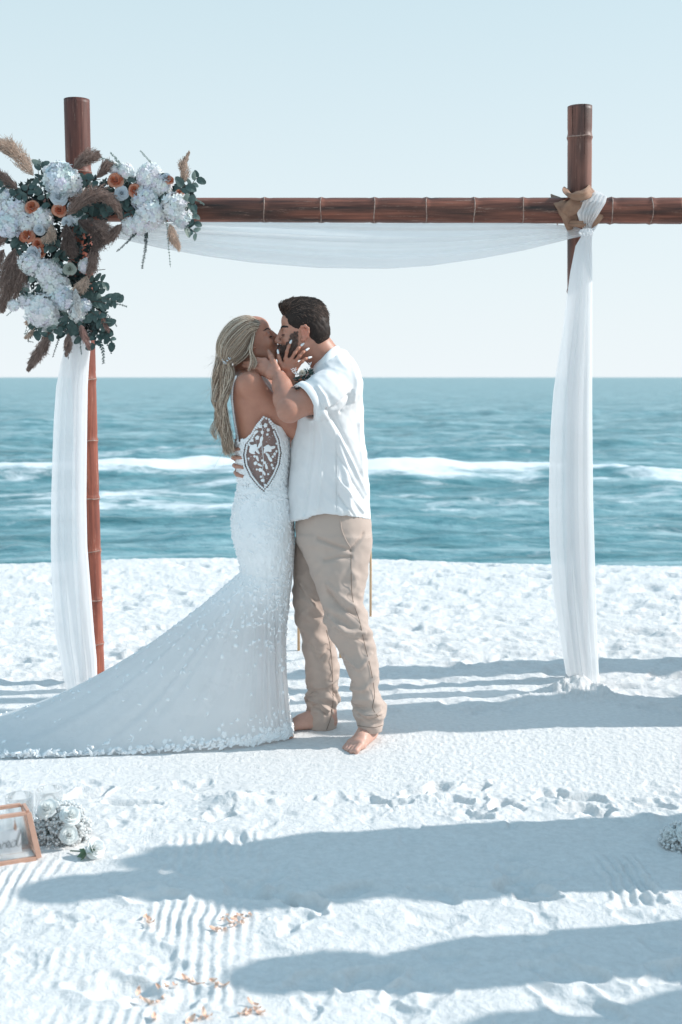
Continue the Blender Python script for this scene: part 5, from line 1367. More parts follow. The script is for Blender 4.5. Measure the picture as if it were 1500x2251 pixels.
parts = orient(rose_parts(R_), fp(153, 591, .06), (.1, -1, .1), 17 / 2700 * 5.7, 1); add_flower('rose', parts, lambda i: (.52, .56, .50), FLO, label='greenish cream rose bud')
for (x, y, r, fx, fz) in [(72, 455, 19, .3, .4), (130, 461, 19, 0, .1), (60, 519, 21, -.1, .5), (84, 536, 16, .2, .2), (91, 556, 12, .2, -.2), (254, 396, 21, -.2, .2), (297, 418, 18, .1, .3), (371, 395, 14, .2, .8), (396, 424, 11, .6, .3), (100, 622, 8, 0, 0), (203, 423, 9, 0, .3)]:
    parts = orient(rose_parts(R_), fp(x, y, .055), (fx, -1, fz), r / 2700 * 5.7, R_.random() * 6)
    add_flower('rose', parts, lambda i: ((.62, .22, .13), (.74, .34, .22), (.78, .42, .30))[(i * 7) % 3] if i > 6 else (.62 - .02 * (i % 3), .20 + .02 * i / 3, .12), FLO, label='peach coloured rose')
# pampas plumes
def plume(pts, w, col, n=420, label=None, parent=FLO, name='pampas_plume', tipw=.35, Yd=.05, droop=.0):
    c = resample([P(a, b_, 5.74 - Yd - (q[0] if q else 0)) for a, b_, *q in pts], 24); roots = []; cols = []
    L = np.linalg.norm(np.diff(c, axis=0), axis=1).sum()
    for k in range(n):
        u = R_.random() ** .85 * .97; i = min(int(u * 23), 22); p = c[i] * (1 - (u * 23 - i)) + c[i + 1] * (u * 23 - i); t = c[i + 1] - c[i]; t = t / np.linalg.norm(t)
        a = np.cross(t, [0, 1, 0]); a /= np.linalg.norm(a); b_ = np.cross(t, a); th = R_.uniform(0, 2 * PI); o = a * math.cos(th) + b_ * math.sin(th)
        ww = 1.15 * w * (.45 + .55 * math.sin(PI * min(1, u * .9 + .12))) * (1 - (1 - tipw) * u ** 2); ln = ww * R_.uniform(1.1, 2.2)
        e = p + o * ww * R_.uniform(.5, 1.1) + t * ln + np.array([0, 0, -droop * ln]); m = p + (e - p) * .5 + o * ww * .22
        roots.append([p, m, e]); s_ = R_.uniform(.6, 1.35); cols.append(tuple(min(.8, q_ * s_) for q_ in col))
        for _ in range(6):                                                   # side fluff
            f = R_.uniform(.3, 1); q0 = p + (e - p) * f + o * ww * .15 * math.sin(PI * f); q1 = q0 + np.array([R_.gauss(0, 1) for _ in range(3)]) * ww * .22 + t * ww * .22
            roots.append([q0, (q0 + q1) / 2, q1]); cols.append(tuple(min(.85, q_ * s_ * 1.1) for q_ in col))
    r0 = [(.0017 if i % 7 == 0 else .0011) for i in range(len(roots))]
    o = strands(name, roots, parent, M_PLUME, r0, .0003, cols, 2)
    if label: o['label'] = label
    return o
TAN = (.55, .42, .34); BRN = (.29, .21, .18); DBR = (.17, .125, .11); PNK = (.38, .24, .21)
for pts, w, c, n in [([(74, 386), (48, 352), (22, 328), (-6, 313)], .042, TAN, 420), ([(40, 414), (12, 396), (-14, 380)], .032, BRN, 260), ([(160, 372), (188, 352), (214, 342)], .034, BRN, 260), ([(212, 392), (228, 374), (238, 362)], .028, BRN, 200),
                    ([(147, 474, .03), (175, 445, .05), (212, 430, .06), (248, 446, .06), (268, 480, .05)], .036, BRN, 520), ([(172, 485, .04), (200, 500, .05), (214, 530, .04), (198, 572, .03)], .036, DBR, 420), ([(146, 492, .04), (150, 525, .05), (162, 560, .03)], .036, DBR, 380),
                    ([(199, 486, .05), (220, 500, .05), (228, 530, .03)], .034, BRN, 300), ([(206, 540, .03), (206, 570, .03), (196, 604, .02)], .028, BRN, 260), ([(268, 492, .03), (250, 515, .03), (226, 534, .02)], .026, BRN, 220), ([(112, 492, .04), (112, 510, .05), (96, 530, .04)], .026, TAN, 200),
                    ([(34, 545), (24, 585), (16, 630), (4, 684)], .046, BRN, 560), ([(60, 566), (48, 605), (32, 655)], .032, BRN, 320), ([(10, 548), (-10, 580), (-20, 620)], .04, BRN, 300), ([(192, 606, .02), (184, 622, .03), (168, 638, .02)], .028, TAN, 220),
                    ([(112, 722), (98, 755), (80, 785), (62, 814)], .030, BRN, 380), ([(150, 732, .03), (150, 755, .03), (146, 782, .02)], .020, BRN, 190), ([(178, 714, .03), (186, 740, .03), (197, 768, .02)], .018, PNK, 190), ([(216, 682), (228, 705), (240, 730)], .017, PNK, 190),
                    ([(396, 410), (405, 388), (404, 364), (416, 334)], .022, TAN, 300), ([(374, 492, .03), (380, 515, .03), (394, 550, .02)], .024, TAN, 240), ([(78, 720), (68, 733), (56, 744)], .014, TAN, 90), ([(20, 520), (0, 530), (-18, 545)], .03, BRN, 160), ([(66, 700), (60, 708)], .014, TAN, 50)]:
    plume(pts, w, c, n)
plume([(166, 634, .06), (170, 660, .07), (173, 692, .06)], .016, (.72, .70, .68), 260, label='white fluffy bunny tail grass', name='bunny_tail', tipw=.8)
# eucalyptus sprigs, every leaf its own piece
def leaf_mesh(name, a, b_, cup):
    V = [(0, 0, 0)]; n = 10
    for i in range(n):
        t = PI - 2 * PI * i / n; r = 1.0; V.append((a * (1 + math.cos(t)) * .98, b_ * math.sin(t) * (1 - .18 * math.cos(t)), cup * (abs(math.sin(t)) ** 2) - cup * .3 * (1 + math.cos(t)) ** 2))
    V[0] = (a, 0, 0); return mesh(V, [(0, 1 + i, 1 + (i + 1) % n) for i in range(n)], name)
LF = [leaf_mesh('leaf_round', .020, .0165, .004), leaf_mesh('leaf_oval', .024, .013, .004), leaf_mesh('leaf_broad', .026, .018, .006)]
for m_ in LF: m_.materials.append(M_LEAF)
LFP = leaf_mesh('leaf_pale', .024, .014, .005); LFP.materials.append(M_LEAF2)
spots = [(92, 378, 5, 0, -1), (88, 400, 4, 0, 1), (40, 432, 6, -1, 0), (62, 424, 4, 0, -1), (18, 415, 4, -1, 0), (105, 442, 3, 0, 0), (190, 400, 8, 0, 0), (205, 458, 8, 0, 0), (190, 472, 7, 0, 0), (280, 398, 3, 1, -1), (275, 445, 7, 0, 1), (292, 466, 5, 0, 1), (355, 442, 5, 1, 1), (376, 436, 4, 1, 0),
         (400, 418, 4, 1, -1), (428, 402, 5, 1, -1), (412, 450, 6, 1, 0), (424, 478, 5, 1, 1), (418, 506, 6, 1, 1), (350, 395, 3, 0, -1), (20, 520, 5, -1, 0), (45, 540, 7, 0, 1), (120, 545, 6, 0, 0), (132, 572, 7, 0, 1), (154, 560, 5, 1, 0), (85, 612, 7, -1, 0), (95, 638, 6, -1, 1), (60, 645, 5, -1, 0),
         (132, 694, 6, 0, 1), (150, 712, 8, 0, 1), (172, 722, 8, 0, 1), (120, 728, 6, -1, 1), (92, 718, 5, -1, 1), (200, 642, 7, 1, 0), (202, 670, 9, 1, 0), (216, 700, 9, 1, 1), (226, 668, 5, 1, 0), (244, 662, 5, 1, 0), (214, 742, 6, 0, 1), (238, 740, 6, 1, 1), (214, 622, 6, 1, 0), (230, 456, 6, 0, 0), (175, 505, 6, 0, 0), (170, 400, 5, 0, -1), (182, 700, 7, 0, 0)]
for si, (x, y, n, dx, dy) in enumerate(spots):
    L = 16 + n * 3.4; ax_ = Vector((dx, 0, -dy)) + Vector((R_.uniform(-.5, .5), R_.uniform(-.5, .1), R_.uniform(-.5, .5))); ax_.normalize()
    c0 = fp(x, y, .035 + R_.uniform(-.01, .03)) - ax_ * (L / 2 / 473); c1 = c0 + ax_ * (L / 473)
    mid_ = c0.lerp(c1, .5) + Vector((0, -.01, .008)); cv = resample([c0 - ax_ * .02, mid_, c1], 8); vv, ff = tube([Vector(q) for q in cv], [.0016] * 7 + [.0006], 5)
    st = link('eucalyptus_stem', mesh(vv, ff), M_STEM, FLO); inv = st.matrix_parent_inverse
    for k in range(n):
        u = (k + .6) / n; p = Vector(resample([c0, mid_, c1], 40)[min(39, int(u * 39))]); side = (1 if k % 2 else -1)
        prp = ax_.cross(Vector((R_.uniform(-.3, .3), -1, R_.uniform(-.3, .3)))).normalized() * side
        d = (prp * R_.uniform(.6, 1) + ax_ * R_.uniform(.2, .8) + Vector((0, R_.uniform(-.35, .1), -.15))).normalized(); nrm = Vector((R_.uniform(-.7, .7), -1, R_.uniform(-.3, .8)))
        xq = d; zq = (nrm - d * nrm.dot(d)).normalized(); yq = zq.cross(xq); s = R_.uniform(.72, 1.12)
        o = bpy.data.objects.new('leaf', LFP if (R_.random() < .10 or si in (15, 18) and R_.random() < .5) else R_.choice(LF)); COL.objects.link(o); o.parent = st
        Mw = Matrix(((xq.x * s, yq.x * s, zq.x * s, p.x), (xq.y * s, yq.y * s, zq.y * s, p.y), (xq.z * s, yq.z * s, zq.z * s, p.z), (0, 0, 0, 1)))
        o.matrix_basis = Mw; o.matrix_parent_inverse = (FLO.matrix_basis @ st.matrix_parent_inverse @ st.matrix_basis).inverted()
# fine sprigs
def sprig(pts, n, ls, mat, tip=None, Yd=.05, name='leafy_sprig'):
    c = resample([P(a, b_, 5.74 - Yd) for a, b_ in pts], 30); parts = [tube([Vector(q) for q in c], [.0012] * 29 + [.0005], 5)]
    for k in range(n):
        u = .08 + .92 * k / n; i = int(u * 28); p = Vector(c[i]); t = (Vector(c[i + 1]) - p).normalized(); sd = t.cross(Vector((0, -1, 0))).normalized() * (1 if k % 2 else -1)
        d = (sd * .8 + t * .75 + Vector((0, R_.uniform(-.7, .4), 0))).normalized(); w = d.cross(Vector((R_.uniform(-.6, .6), -1, .4))).normalized(); l = ls * R_.uniform(.75, 1.2) * (1 - .45 * u)
        nn_ = d.cross(w) * l * .12
        parts.append(([p, p + d * l * .45 + w * l * .22 + nn_, p + d * l, p + d * l * .45 - w * l * .22 + nn_], [(0, 1, 2, 3)]))
    V_, F_ = join(parts); return link(name, mesh(V_, F_), mat, FLO)
for pts, n, ls, m_ in [([(276, 384), (262, 358), (242, 334)], 44, .014, M_LEAF2), ([(268, 374), (248, 358), (222, 346)], 40, .014, M_LEAF2), ([(353, 390), (335, 362), (308, 330)], 54, .013, M_LEAF2), ([(302, 508), (282, 530), (256, 554)], 46, .013, M_LEAFD), ([(322, 506), (320, 545), (312, 592)], 52, .016, M_LEAFD),
                       ([(353, 450), (366, 485), (370, 530), (375, 588)], 80, .012, M_LEAF2), ([(400, 434), (425, 436), (450, 450)], 40, .014, M_LEAF2), ([(238, 668), (258, 668), (280, 674)], 26, .013, M_LEAF), ([(216, 742), (226, 770), (228, 800)], 34, .018, M_LEAF), ([(232, 735), (244, 750), (252, 768)], 30, .012, M_LEAF), ([(222, 730), (238, 760), (246, 778)], 30, .012, M_LEAF),
                       ([(134, 732), (126, 755), (116, 786)], 30, .012, M_LEAFD), ([(150, 740), (148, 765), (151, 790)], 24, .010, M_LEAFD), ([(176, 738), (177, 760), (180, 780)], 24, .011, M_LEAF), ([(220, 676), (240, 695), (258, 718)], 30, .013, M_LEAF), ([(70, 715), (55, 735), (66, 700)], 16, .009, M_LEAF2), ([(50, 655), (30, 680), (14, 695)], 22, .010, M_LEAF2), ([(240, 470), (218, 515), (214, 548)], 34, .012, M_LEAFD),
                       ([(100, 380), (95, 362), (85, 350)], 20, .013, M_LEAF), ([(80, 730), (62, 748), (74, 752)], 14, .010, M_LEAF), ([(200, 690), (206, 720), (212, 760)], 40, .018, M_LEAFD), ([(190, 660), (200, 690), (215, 720)], 40, .018, M_LEAFD), ([(14, 505), (-5, 520), (-20, 540)], 20, .013, M_LEAF)]:
    sprig(pts, n, ls, m_)
vv, ff = tube([P(190, 600, 5.68), P(205, 595, 5.67), P(232, 592, 5.66)], [.003, .0022, .0014], 6); link('twig', mesh(vv, ff), M_STEM, FLO)
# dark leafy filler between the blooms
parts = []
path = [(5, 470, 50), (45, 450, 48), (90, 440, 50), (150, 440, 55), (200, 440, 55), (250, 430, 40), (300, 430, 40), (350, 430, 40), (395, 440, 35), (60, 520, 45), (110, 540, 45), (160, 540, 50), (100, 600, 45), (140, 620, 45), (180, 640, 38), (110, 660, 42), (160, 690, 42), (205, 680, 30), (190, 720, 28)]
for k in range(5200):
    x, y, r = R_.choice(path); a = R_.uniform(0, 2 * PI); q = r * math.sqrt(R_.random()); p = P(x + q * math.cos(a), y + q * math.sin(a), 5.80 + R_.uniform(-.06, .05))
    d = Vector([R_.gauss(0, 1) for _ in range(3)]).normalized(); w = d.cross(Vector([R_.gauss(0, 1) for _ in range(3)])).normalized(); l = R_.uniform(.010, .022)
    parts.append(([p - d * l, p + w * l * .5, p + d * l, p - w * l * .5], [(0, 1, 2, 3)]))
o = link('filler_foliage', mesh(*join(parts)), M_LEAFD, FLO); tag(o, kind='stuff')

# ------------------------------------------------------------------ boutonniere on the shirt
BOU = empty('boutonniere', P(664, 826, 4.93), 'small boutonniere of a cream rose and grey-green leaves on his shirt collar', 'boutonniere')
bp_ = lambda x, y, d=0: P(x, y, 4.925 - d)
parts = orient(rose_parts(R_, 16), bp_(665, 819, .012), (-.3, -1, .7), .017, 1); add_flower('rose', parts, lambda i: (.70, .66, .58), BOU)
def blob_leaves(c, n, R, s, mat, name, parent, flat=False):
    parts = []
    for k in range(n):
        d = Vector([R_.gauss(0, 1) for _ in range(3)]).normalized(); p = Vector(c) + Vector((d.x * R[0], d.y * R[1], d.z * R[2])) * R_.uniform(.2, 1); w = d.cross(Vector([R_.gauss(0, 1) for _ in range(3)])).normalized(); l = s * R_.uniform(.7, 1.3)
        parts.append(([p, p + d * l * .5 + w * l * .3, p + d * l, p + d * l * .5 - w * l * .3], [(0, 1, 2, 3)]))
    return link(name, mesh(*join(parts)), mat, parent)
blob_leaves(bp_(662, 835, .005), 110, (.022, .014, .022), .012, M_LEAF, 'leaves', BOU)
blob_leaves(bp_(678, 823, .0), 50, (.014, .010, .020), .016, M_LEAF, 'leaves', BOU)
blob_leaves(bp_(671, 828, .012), 14, (.006, .006, .006), .012, M_LEAFD, 'leaves', BOU)
for pts in ([(655, 826), (650, 818), (648, 811)], [(672, 815), (680, 805), (682, 799)], [(653, 824), (646, 820), (642, 812)]):
    c = resample([bp_(a, b_, .01) for a, b_ in pts], 8); pp = [tube([Vector(q) for q in c], .0008, 5)]
    for k in range(8):
        p = Vector(c[min(7, k)]); sd = Vector((1 if k % 2 else -1, -.3, .9)).normalized(); w = sd.cross(Vector((0, 1, 0))); pp.append(([p, p + sd * .005 + w * .0016, p + sd * .010, p + sd * .005 - w * .0016], [(0, 1, 2, 3)]))
    link('white_sprig', mesh(*join(pp)), M_LACE, BOU)
# ------------------------------------------------------------------ foreground things on the sand
R_ = random.Random(44)
m, nt, b = new_mat('clear_glass'); M_GLASS = m
b.inputs['Base Color'].default_value = (.97, .99, .99, 1); b.inputs['Roughness'].default_value = .02; b.inputs['Transmission Weight'].default_value = 1.0; b.inputs['IOR'].default_value = 1.45
out = nt.nodes['Material Output']; tp = N(nt, 'ShaderNodeBsdfTransparent'); mx = N(nt, 'ShaderNodeMixShader'); mx.inputs[0].default_value = .45
nt.links.new(tp.outputs[0], mx.inputs[1]); nt.links.new(b.outputs[0], mx.inputs[2]); nt.links.new(mx.outputs[0], out.inputs['Surface'])
M_COPPER = simple('rose_gold_frame', (.58, .34, .25), (.50, .28, .20), rough=.45, scale=50, spec=.6)
M_CARD = simple('white_card', (.80, .81, .83), (.78, .79, .81), rough=.6); M_INK = simple('black_ink', (.02, .02, .025), (.03, .03, .03), rough=.6)
M_WAX = simple('white_candle_wax', (.80, .78, .74), (.76, .74, .70), rough=.5)
def vase(px, py, r, h, label, k):
    g = G(px, py); g.z = float(sand_h(g.x, g.y)) - .004; root = empty('glass_vase', g, label, 'vase', 'glass cylinder vases by the frame')
    n = 40; prof = [(r, 0), (r, h * .5), (r, h), (r - .0012, h + .0012), (r - .0028, h), (r - .0028, h * .5), (r - .0028, .008)]; V_ = []
    for rr, z in prof:
        for i in range(n): t = 2 * PI * i / n; V_.append((g.x + rr * math.cos(t), g.y + rr * math.sin(t), g.z + z))
    F_ = [tuple(q) for q in grid_faces(len(prof), n, True).tolist()]; F_.append(tuple(range(n))[::-1]); F_.append(tuple((len(prof) - 1) * n + i for i in range(n)))
    link('glass', mesh(V_, F_), M_GLASS, root)
    v_, f_ = tube([g + Vector((0, 0, .009)), g + Vector((0, 0, .012)), g + Vector((0, 0, .048)), g + Vector((0, 0, .051))], [.020, .024, .024, .021], 24); link('candle', mesh(v_, f_), M_WAX, root)
    v_, f_ = tube([g + Vector((0, 0, .050)), g + Vector((.001, 0, .060))], .0010, 6); link('wick', mesh(v_, f_), M_INK, root)
vase(46, 1848, .0455, .150, 'clear glass cylinder vase directly behind the copper framed box', 0)
vase(110, 1822, .0450, .135, 'clear glass cylinder vase behind the white bouquet', 1)
# framed glass box
o0 = G(86, 1893); u_ = Vector((-.90, -.42, 0)).normalized(); w_ = Vector((-u_.y, u_.x, 0)); w_ = w_ if w_.y > 0 else -w_; Zf = float(sand_h(o0.x, o0.y)) - .002; Hh = .152; Wd = .30; Dp = .11
BOX = empty('glass_box', (o0.x, o0.y, Zf), 'rose gold framed glass box on the sand holding a white lettered card', 'box')
def bx_(a, c, z, ins=0.0): return o0 + u_ * (a + ins * (1 if a == 0 else -1)) + w_ * (c + ins * (1 if c == 0 else -1) * .5) + Vector((0, 0, Zf + z))
bot = [bx_(0, 0, .008), bx_(Wd, 0, .008), bx_(Wd, Dp, .008), bx_(0, Dp, .008)]; top = [bx_(0, 0, Hh, .026), bx_(Wd, 0, Hh, .026), bx_(Wd, Dp, Hh, .026), bx_(0, Dp, Hh, .026)]
def bar(a, c, wd, dp, mat, parent, name='frame_bar'):
    d = (c - a).normalized(); s1 = u_ if abs(d.dot(u_)) < .7 else Vector((0, 0, 1)); s1 = (s1 - d * d.dot(s1)).normalized(); s2 = d.cross(s1)
    V_ = []
    for p in (a - d * wd * .0, c): V_ += [p + s1 * sx * wd / 2 + s2 * sy * dp / 2 for sx, sy in ((-1, -1), (1, -1), (1, 1), (-1, 1))]
    o = link(name, mesh(V_, [(0, 1, 2, 3), (7, 6, 5, 4), (0, 4, 5, 1), (1, 5, 6, 2), (2, 6, 7, 3), (3, 7, 4, 0)]), mat, parent, smooth=False)
    s = o.modifiers.new('b', 'BEVEL'); s.width = .0012; s.segments = 2; return o
for i in range(4):
    j = (i + 1) % 4; d = (bot[j] - bot[i]).normalized() * .0085
    bar(bot[i] + d, bot[j] - d, .013, .013, M_COPPER, BOX); bar(top[i] + d, top[j] - d, .011, .013, M_COPPER, BOX); bar(bot[i], top[i], .017, .0145, M_COPPER, BOX)
for q in ((bot[0], bot[1], top[1], top[0]), (bot[1], bot[2], top[2], top[1]), (bot[2], bot[3], top[3], top[2]), (bot[3], bot[0], top[0], top[3])):
    c = sum(q, Vector()) / 4; qq = [c + (p - c) * .93 for p in q]; nn_ = (qq[1] - qq[0]).cross(qq[3] - qq[0]).normalized() * .001
    link('glass_pane', mesh([p - nn_ for p in qq] + [p + nn_ for p in qq], [(3, 2, 1, 0), (4, 5, 6, 7), (0, 1, 5, 4), (1, 2, 6, 5), (2, 3, 7, 6), (3, 0, 4, 7)]), M_GLASS, BOX, smooth=False)
# the card with its handwritten word
cr = o0 + w_ * .055; kx = .00146
c_tr = P(46, 1820, (o0 + w_ * .04 + u_ * .05).y); CD = empty('place_card', c_tr, 'white card lettered in black script inside the framed box', 'card')
def cd(x, y, off=0.0):
    """photograph pixels measured along the card from its upper right corner"""
    return c_tr + u_ * (-x * kx) * 1.0 + Vector((0, 0, -y * kx)) - w_ * off - w_ * (y * .0001)
Wc, Hc = -175, 50
V_ = [cd(0, 0), cd(Wc, 0), cd(Wc, Hc), cd(0, Hc)]; V_ += [p + w_ * .0012 for p in V_]
link('card', mesh(V_, [(3, 2, 1, 0), (4, 5, 6, 7), (0, 1, 5, 4), (1, 2, 6, 5), (2, 3, 7, 6), (3, 0, 4, 7)]), M_CARD, CD, smooth=False)
gl_ = {'R': ([(0, 8), (2, -14), (4, -26), (12, -30), (17, -24), (12, -16), (4, -14), (10, -8), (17, 2), (22, 2)], 22), 'e': ([(0, 2), (5, -1), (9, -6), (7, -10), (3, -7), (3, 0), (8, 3), (12, 1)], 12), 's': ([(0, 2), (5, -4), (7, -10), (9, -4), (8, 2), (3, 3), (12, 1)], 12),
       'r': ([(0, 2), (4, -8), (6, -9), (7, -6), (11, -8), (9, -2), (10, 3), (14, 1)], 14), 'v': ([(0, -6), (3, -8), (5, 2), (7, 2), (11, -8), (13, -6), (15, -7)], 15), 'd': ([(12, -8), (6, -9), (1, -3), (2, 3), (7, 3), (12, -4), (19, -32), (15, -10), (13, 1), (17, 4), (22, -2)], 22)}
word = 'Reserved'; x = -3 - 22 + 2; pos = []
for ch in reversed(word):
    pos.append((ch, x)); i = len(pos); nxt = word[::-1][i] if i < len(word) else None
    if nxt: x -= gl_[nxt][1] * .95
for ch, x0 in pos:
    c = resample([(a + x0 - (b_ * .12), b_ + 34, 0) for a, b_ in gl_[ch][0]], 40); v_, f_ = tube([cd(a, b_ , .0012) for a, b_, _ in c], [.0009 * kx / .00146] * 40, 6)
    link('letter', mesh(v_, f_), M_INK, CD)
v_, f_ = tube([cd(-12, -22, .003), cd(-12, -14, .003), cd(-12, -8, .003), cd(-12, -3, .003), cd(-12, 2, .003)], [.0012, .0018, .004, .0055, .003], 12); link('copper_clip', mesh(v_, f_), M_COPPER, CD)

# bouquets of roses and baby's breath on the sand
M_BB = cloth_mat('babys_breath_white', (.92, .93, .93), trans=.55); M_GRN = leaf_mat('pale_green_stems', (.16, .24, .20), (.24, .32, .26))
def ball(c, r):
    p = []; 
    for z, rr, off in ((-.75, .6, 0), (.1, 1.0, .5), (.8, .55, 0)):
        p.append([(c[0] + r * rr * math.cos(2 * PI * (i + off) / 5), c[1] + r * rr * math.sin(2 * PI * (i + off) / 5), c[2] + r * z) for i in range(5)])
    V_ = [Vector(q) for ring in p for q in ring]; F_ = [tuple(q) for q in grid_faces(3, 5, True).tolist()] + [(4, 3, 2, 1, 0), (10, 11, 12, 13, 14)]; return V_, F_
def bouquet(c, R, n, roses, label, blue=False):
    c = Vector(c); root = empty('bouquet', (c.x, c.y, float(sand_h(c.x, c.y))), label, 'bouquet'); parts = []; st = []
    for k in range(n):
        d = Vector([R_.gauss(0, 1) for _ in range(3)]).normalized(); q = R_.uniform(.55, 1.05); p = c + Vector((d.x * R[0], d.y * R[1], d.z * R[2])) * q
        if p.z < .004: p.z = R_.uniform(.004, .03)
        parts.append(ball(p, R_.uniform(.0038, .0070)))
        if k % 12 == 0: st.append(tube([c + (p - c) * .3, c + (p - c) * .65 + Vector((0, 0, .004)), p], [.0010, .0008, .0006], 4, caps=False))
    o = link('babys_breath', mesh(*join(parts)), M_BB, root); tag(o, kind='stuff')
    o = link('stems', mesh(*join(st)), M_GRN, root); tag(o, kind='stuff')
    blob_leaves(c, 36, (R[0] * .7, R[1] * .7, R[2] * .7), .022, M_GRN, 'leaves', root)
    for p, r, f in roses:
        parts = orient(rose_parts(R_, 26), p, f, r, R_.random() * 6); add_flower('rose', parts, lambda i: tuple(a * (.92 + .08 * (i % 3) / 2) for a in (.90, .92, .91)), root)
    return root
Yb = 3.86
bouquet(P(136, 1824, Yb), (.092, .082, .090), 2400, [(P(104, 1778, Yb - .06), .040, (-.2, -.8, .8)), (P(155, 1792, Yb - .065), .040, (.3, -.7, .8)), (P(152, 1836, Yb - .088), .036, (.2, -1, .4)), (P(122, 1768, Yb + .04), .026, (0, -.3, 1))],
        'white roses and baby\'s breath bundled beside the framed glass box')
Yr = 3.80
bouquet(P(1504, 1852, Yr), (.075, .07, .068), 1200, [(P(1472, 1838, Yr - .02), .030, (-.9, -.6, .3)), (P(1505, 1832, Yr - .04), .034, (-.1, -.8, .8)), (P(1540, 1850, Yr - .04), .030, (.2, -1, .4))],
        'shaded round bouquet of white flowers at the aisle\'s far side, cut by the frame')
# a rose lying by itself
g = G(200, 1885); ROS = empty('rose', (g.x, g.y, 0), 'single white rose lying on the sand beside the bouquet', 'flower')
parts = orient(rose_parts(R_, 24), g + Vector((.015, 0, .030)), (.7, -.6, .45), .042, 1); add_flower('petals', parts, lambda i: (.92, .93, .92), ROS)
v_, f_ = tube([g + Vector((0, 0, .02)), g + Vector((-.03, .01, .016)), g + Vector((-.07, .03, .010))], [.004, .003, .0025], 8); link('stem', mesh(v_, f_), M_GRN, ROS)
blob_leaves(g + Vector((-.008, -.005, .018)), 12, (.006, .006, .008), .028, leaf_mat('green_sepals', (.10, .17, .10), (.16, .24, .14)), 'sepals', ROS)

# fallen petals
M_PET = simple('peach_petal', (.84, .62, .50), (.80, .50, .36), rough=.6, scale=60)
def petal_me(a, b_, c, bend, seed):
    r2 = random.Random(seed)
    def fn(u, v): 
        w = math.sin(PI * min(1, u * .93 + .05)) ** .7 * b_; y = (v - .5) * 2 * w
        return Vector((a * (u - .5) * 2, y, c * (1 - (2 * v - 1) ** 2) * -.5 + bend * (2 * u - 1) ** 2 + .002 * math.sin(u * 7 + v * 5 + seed)))
    V_, F_ = patch(fn, 9, 6); return mesh(V_, F_)
PM = [petal_me(.016, .0075, .005, .006, 1), petal_me(.013, .009, .007, .004, 2), petal_me(.020, .006, .004, .009, 3)]
for q in PM: q.materials.append(M_PET)
ORD = ['leftmost', 'second from left', 'third from left', 'fourth from left', 'fifth from left', 'sixth from left', 'seventh from left', 'eighth from left', 'ninth from left', 'tenth from left', 'eleventh from left', 'second from right', 'rightmost']
def petals(pts, label, group):
    pts = sorted(pts); base = label
    for i, (px, py) in enumerate(pts):
        label = (ORD[i] if i < len(pts) - 1 else 'rightmost') + ' ' + base
        g = G(px, py); o = bpy.data.objects.new('petal', PM[i % 3]); COL.objects.link(o)
        o.location = (g.x, g.y, float(sand_h(g.x, g.y)) + .006); o.rotation_euler = (R_.uniform(-.6, .6), R_.uniform(-.5, .3), R_.uniform(0, 6.3)); s = R_.uniform(.62, 1.0); o.scale = (s, s, s)
        s = o.modifiers.new('s', 'SOLIDIFY') if False else None
        tag(o, label, 'petal', group)
petals([(500, 2014), (515, 2020), (528, 2016), (540, 2022), (522, 2028), (508, 2032), (534, 2034), (512, 2040), (495, 2046), (480, 2050), (470, 2046), (550, 2012), (490, 2022)], 'peach petal in the scattered cluster just below the long shadow', 'petals in the cluster below the long shadow')
petals([(319, 2020), (328, 2028), (334, 2034)], 'peach petal in the small group among the furrows left of the cluster', 'petals among the furrows')
petals([(304, 2182), (314, 2196), (330, 2204), (348, 2202), (360, 2194), (352, 2174), (366, 2166), (384, 2166), (340, 2240)], 'peach petal near the lower edge, at the foot of the furrows', 'petals at the foot of the furrows')
petals([(408, 2150), (420, 2158), (434, 2160), (470, 2158), (476, 2170), (492, 2166)], 'peach petal in the middle of the lower furrows', 'petals in the middle of the furrows')
petals([(420, 2246), (440, 2243), (458, 2240), (450, 2234)], 'peach petal at the very bottom of the picture', 'petals at the bottom edge')
petals([(556, 2208), (566, 2220), (548, 2230), (534, 2232), (574, 2228)], 'peach petal lying at the tip of the lowest shadow', 'petals at the lowest shadow tip')

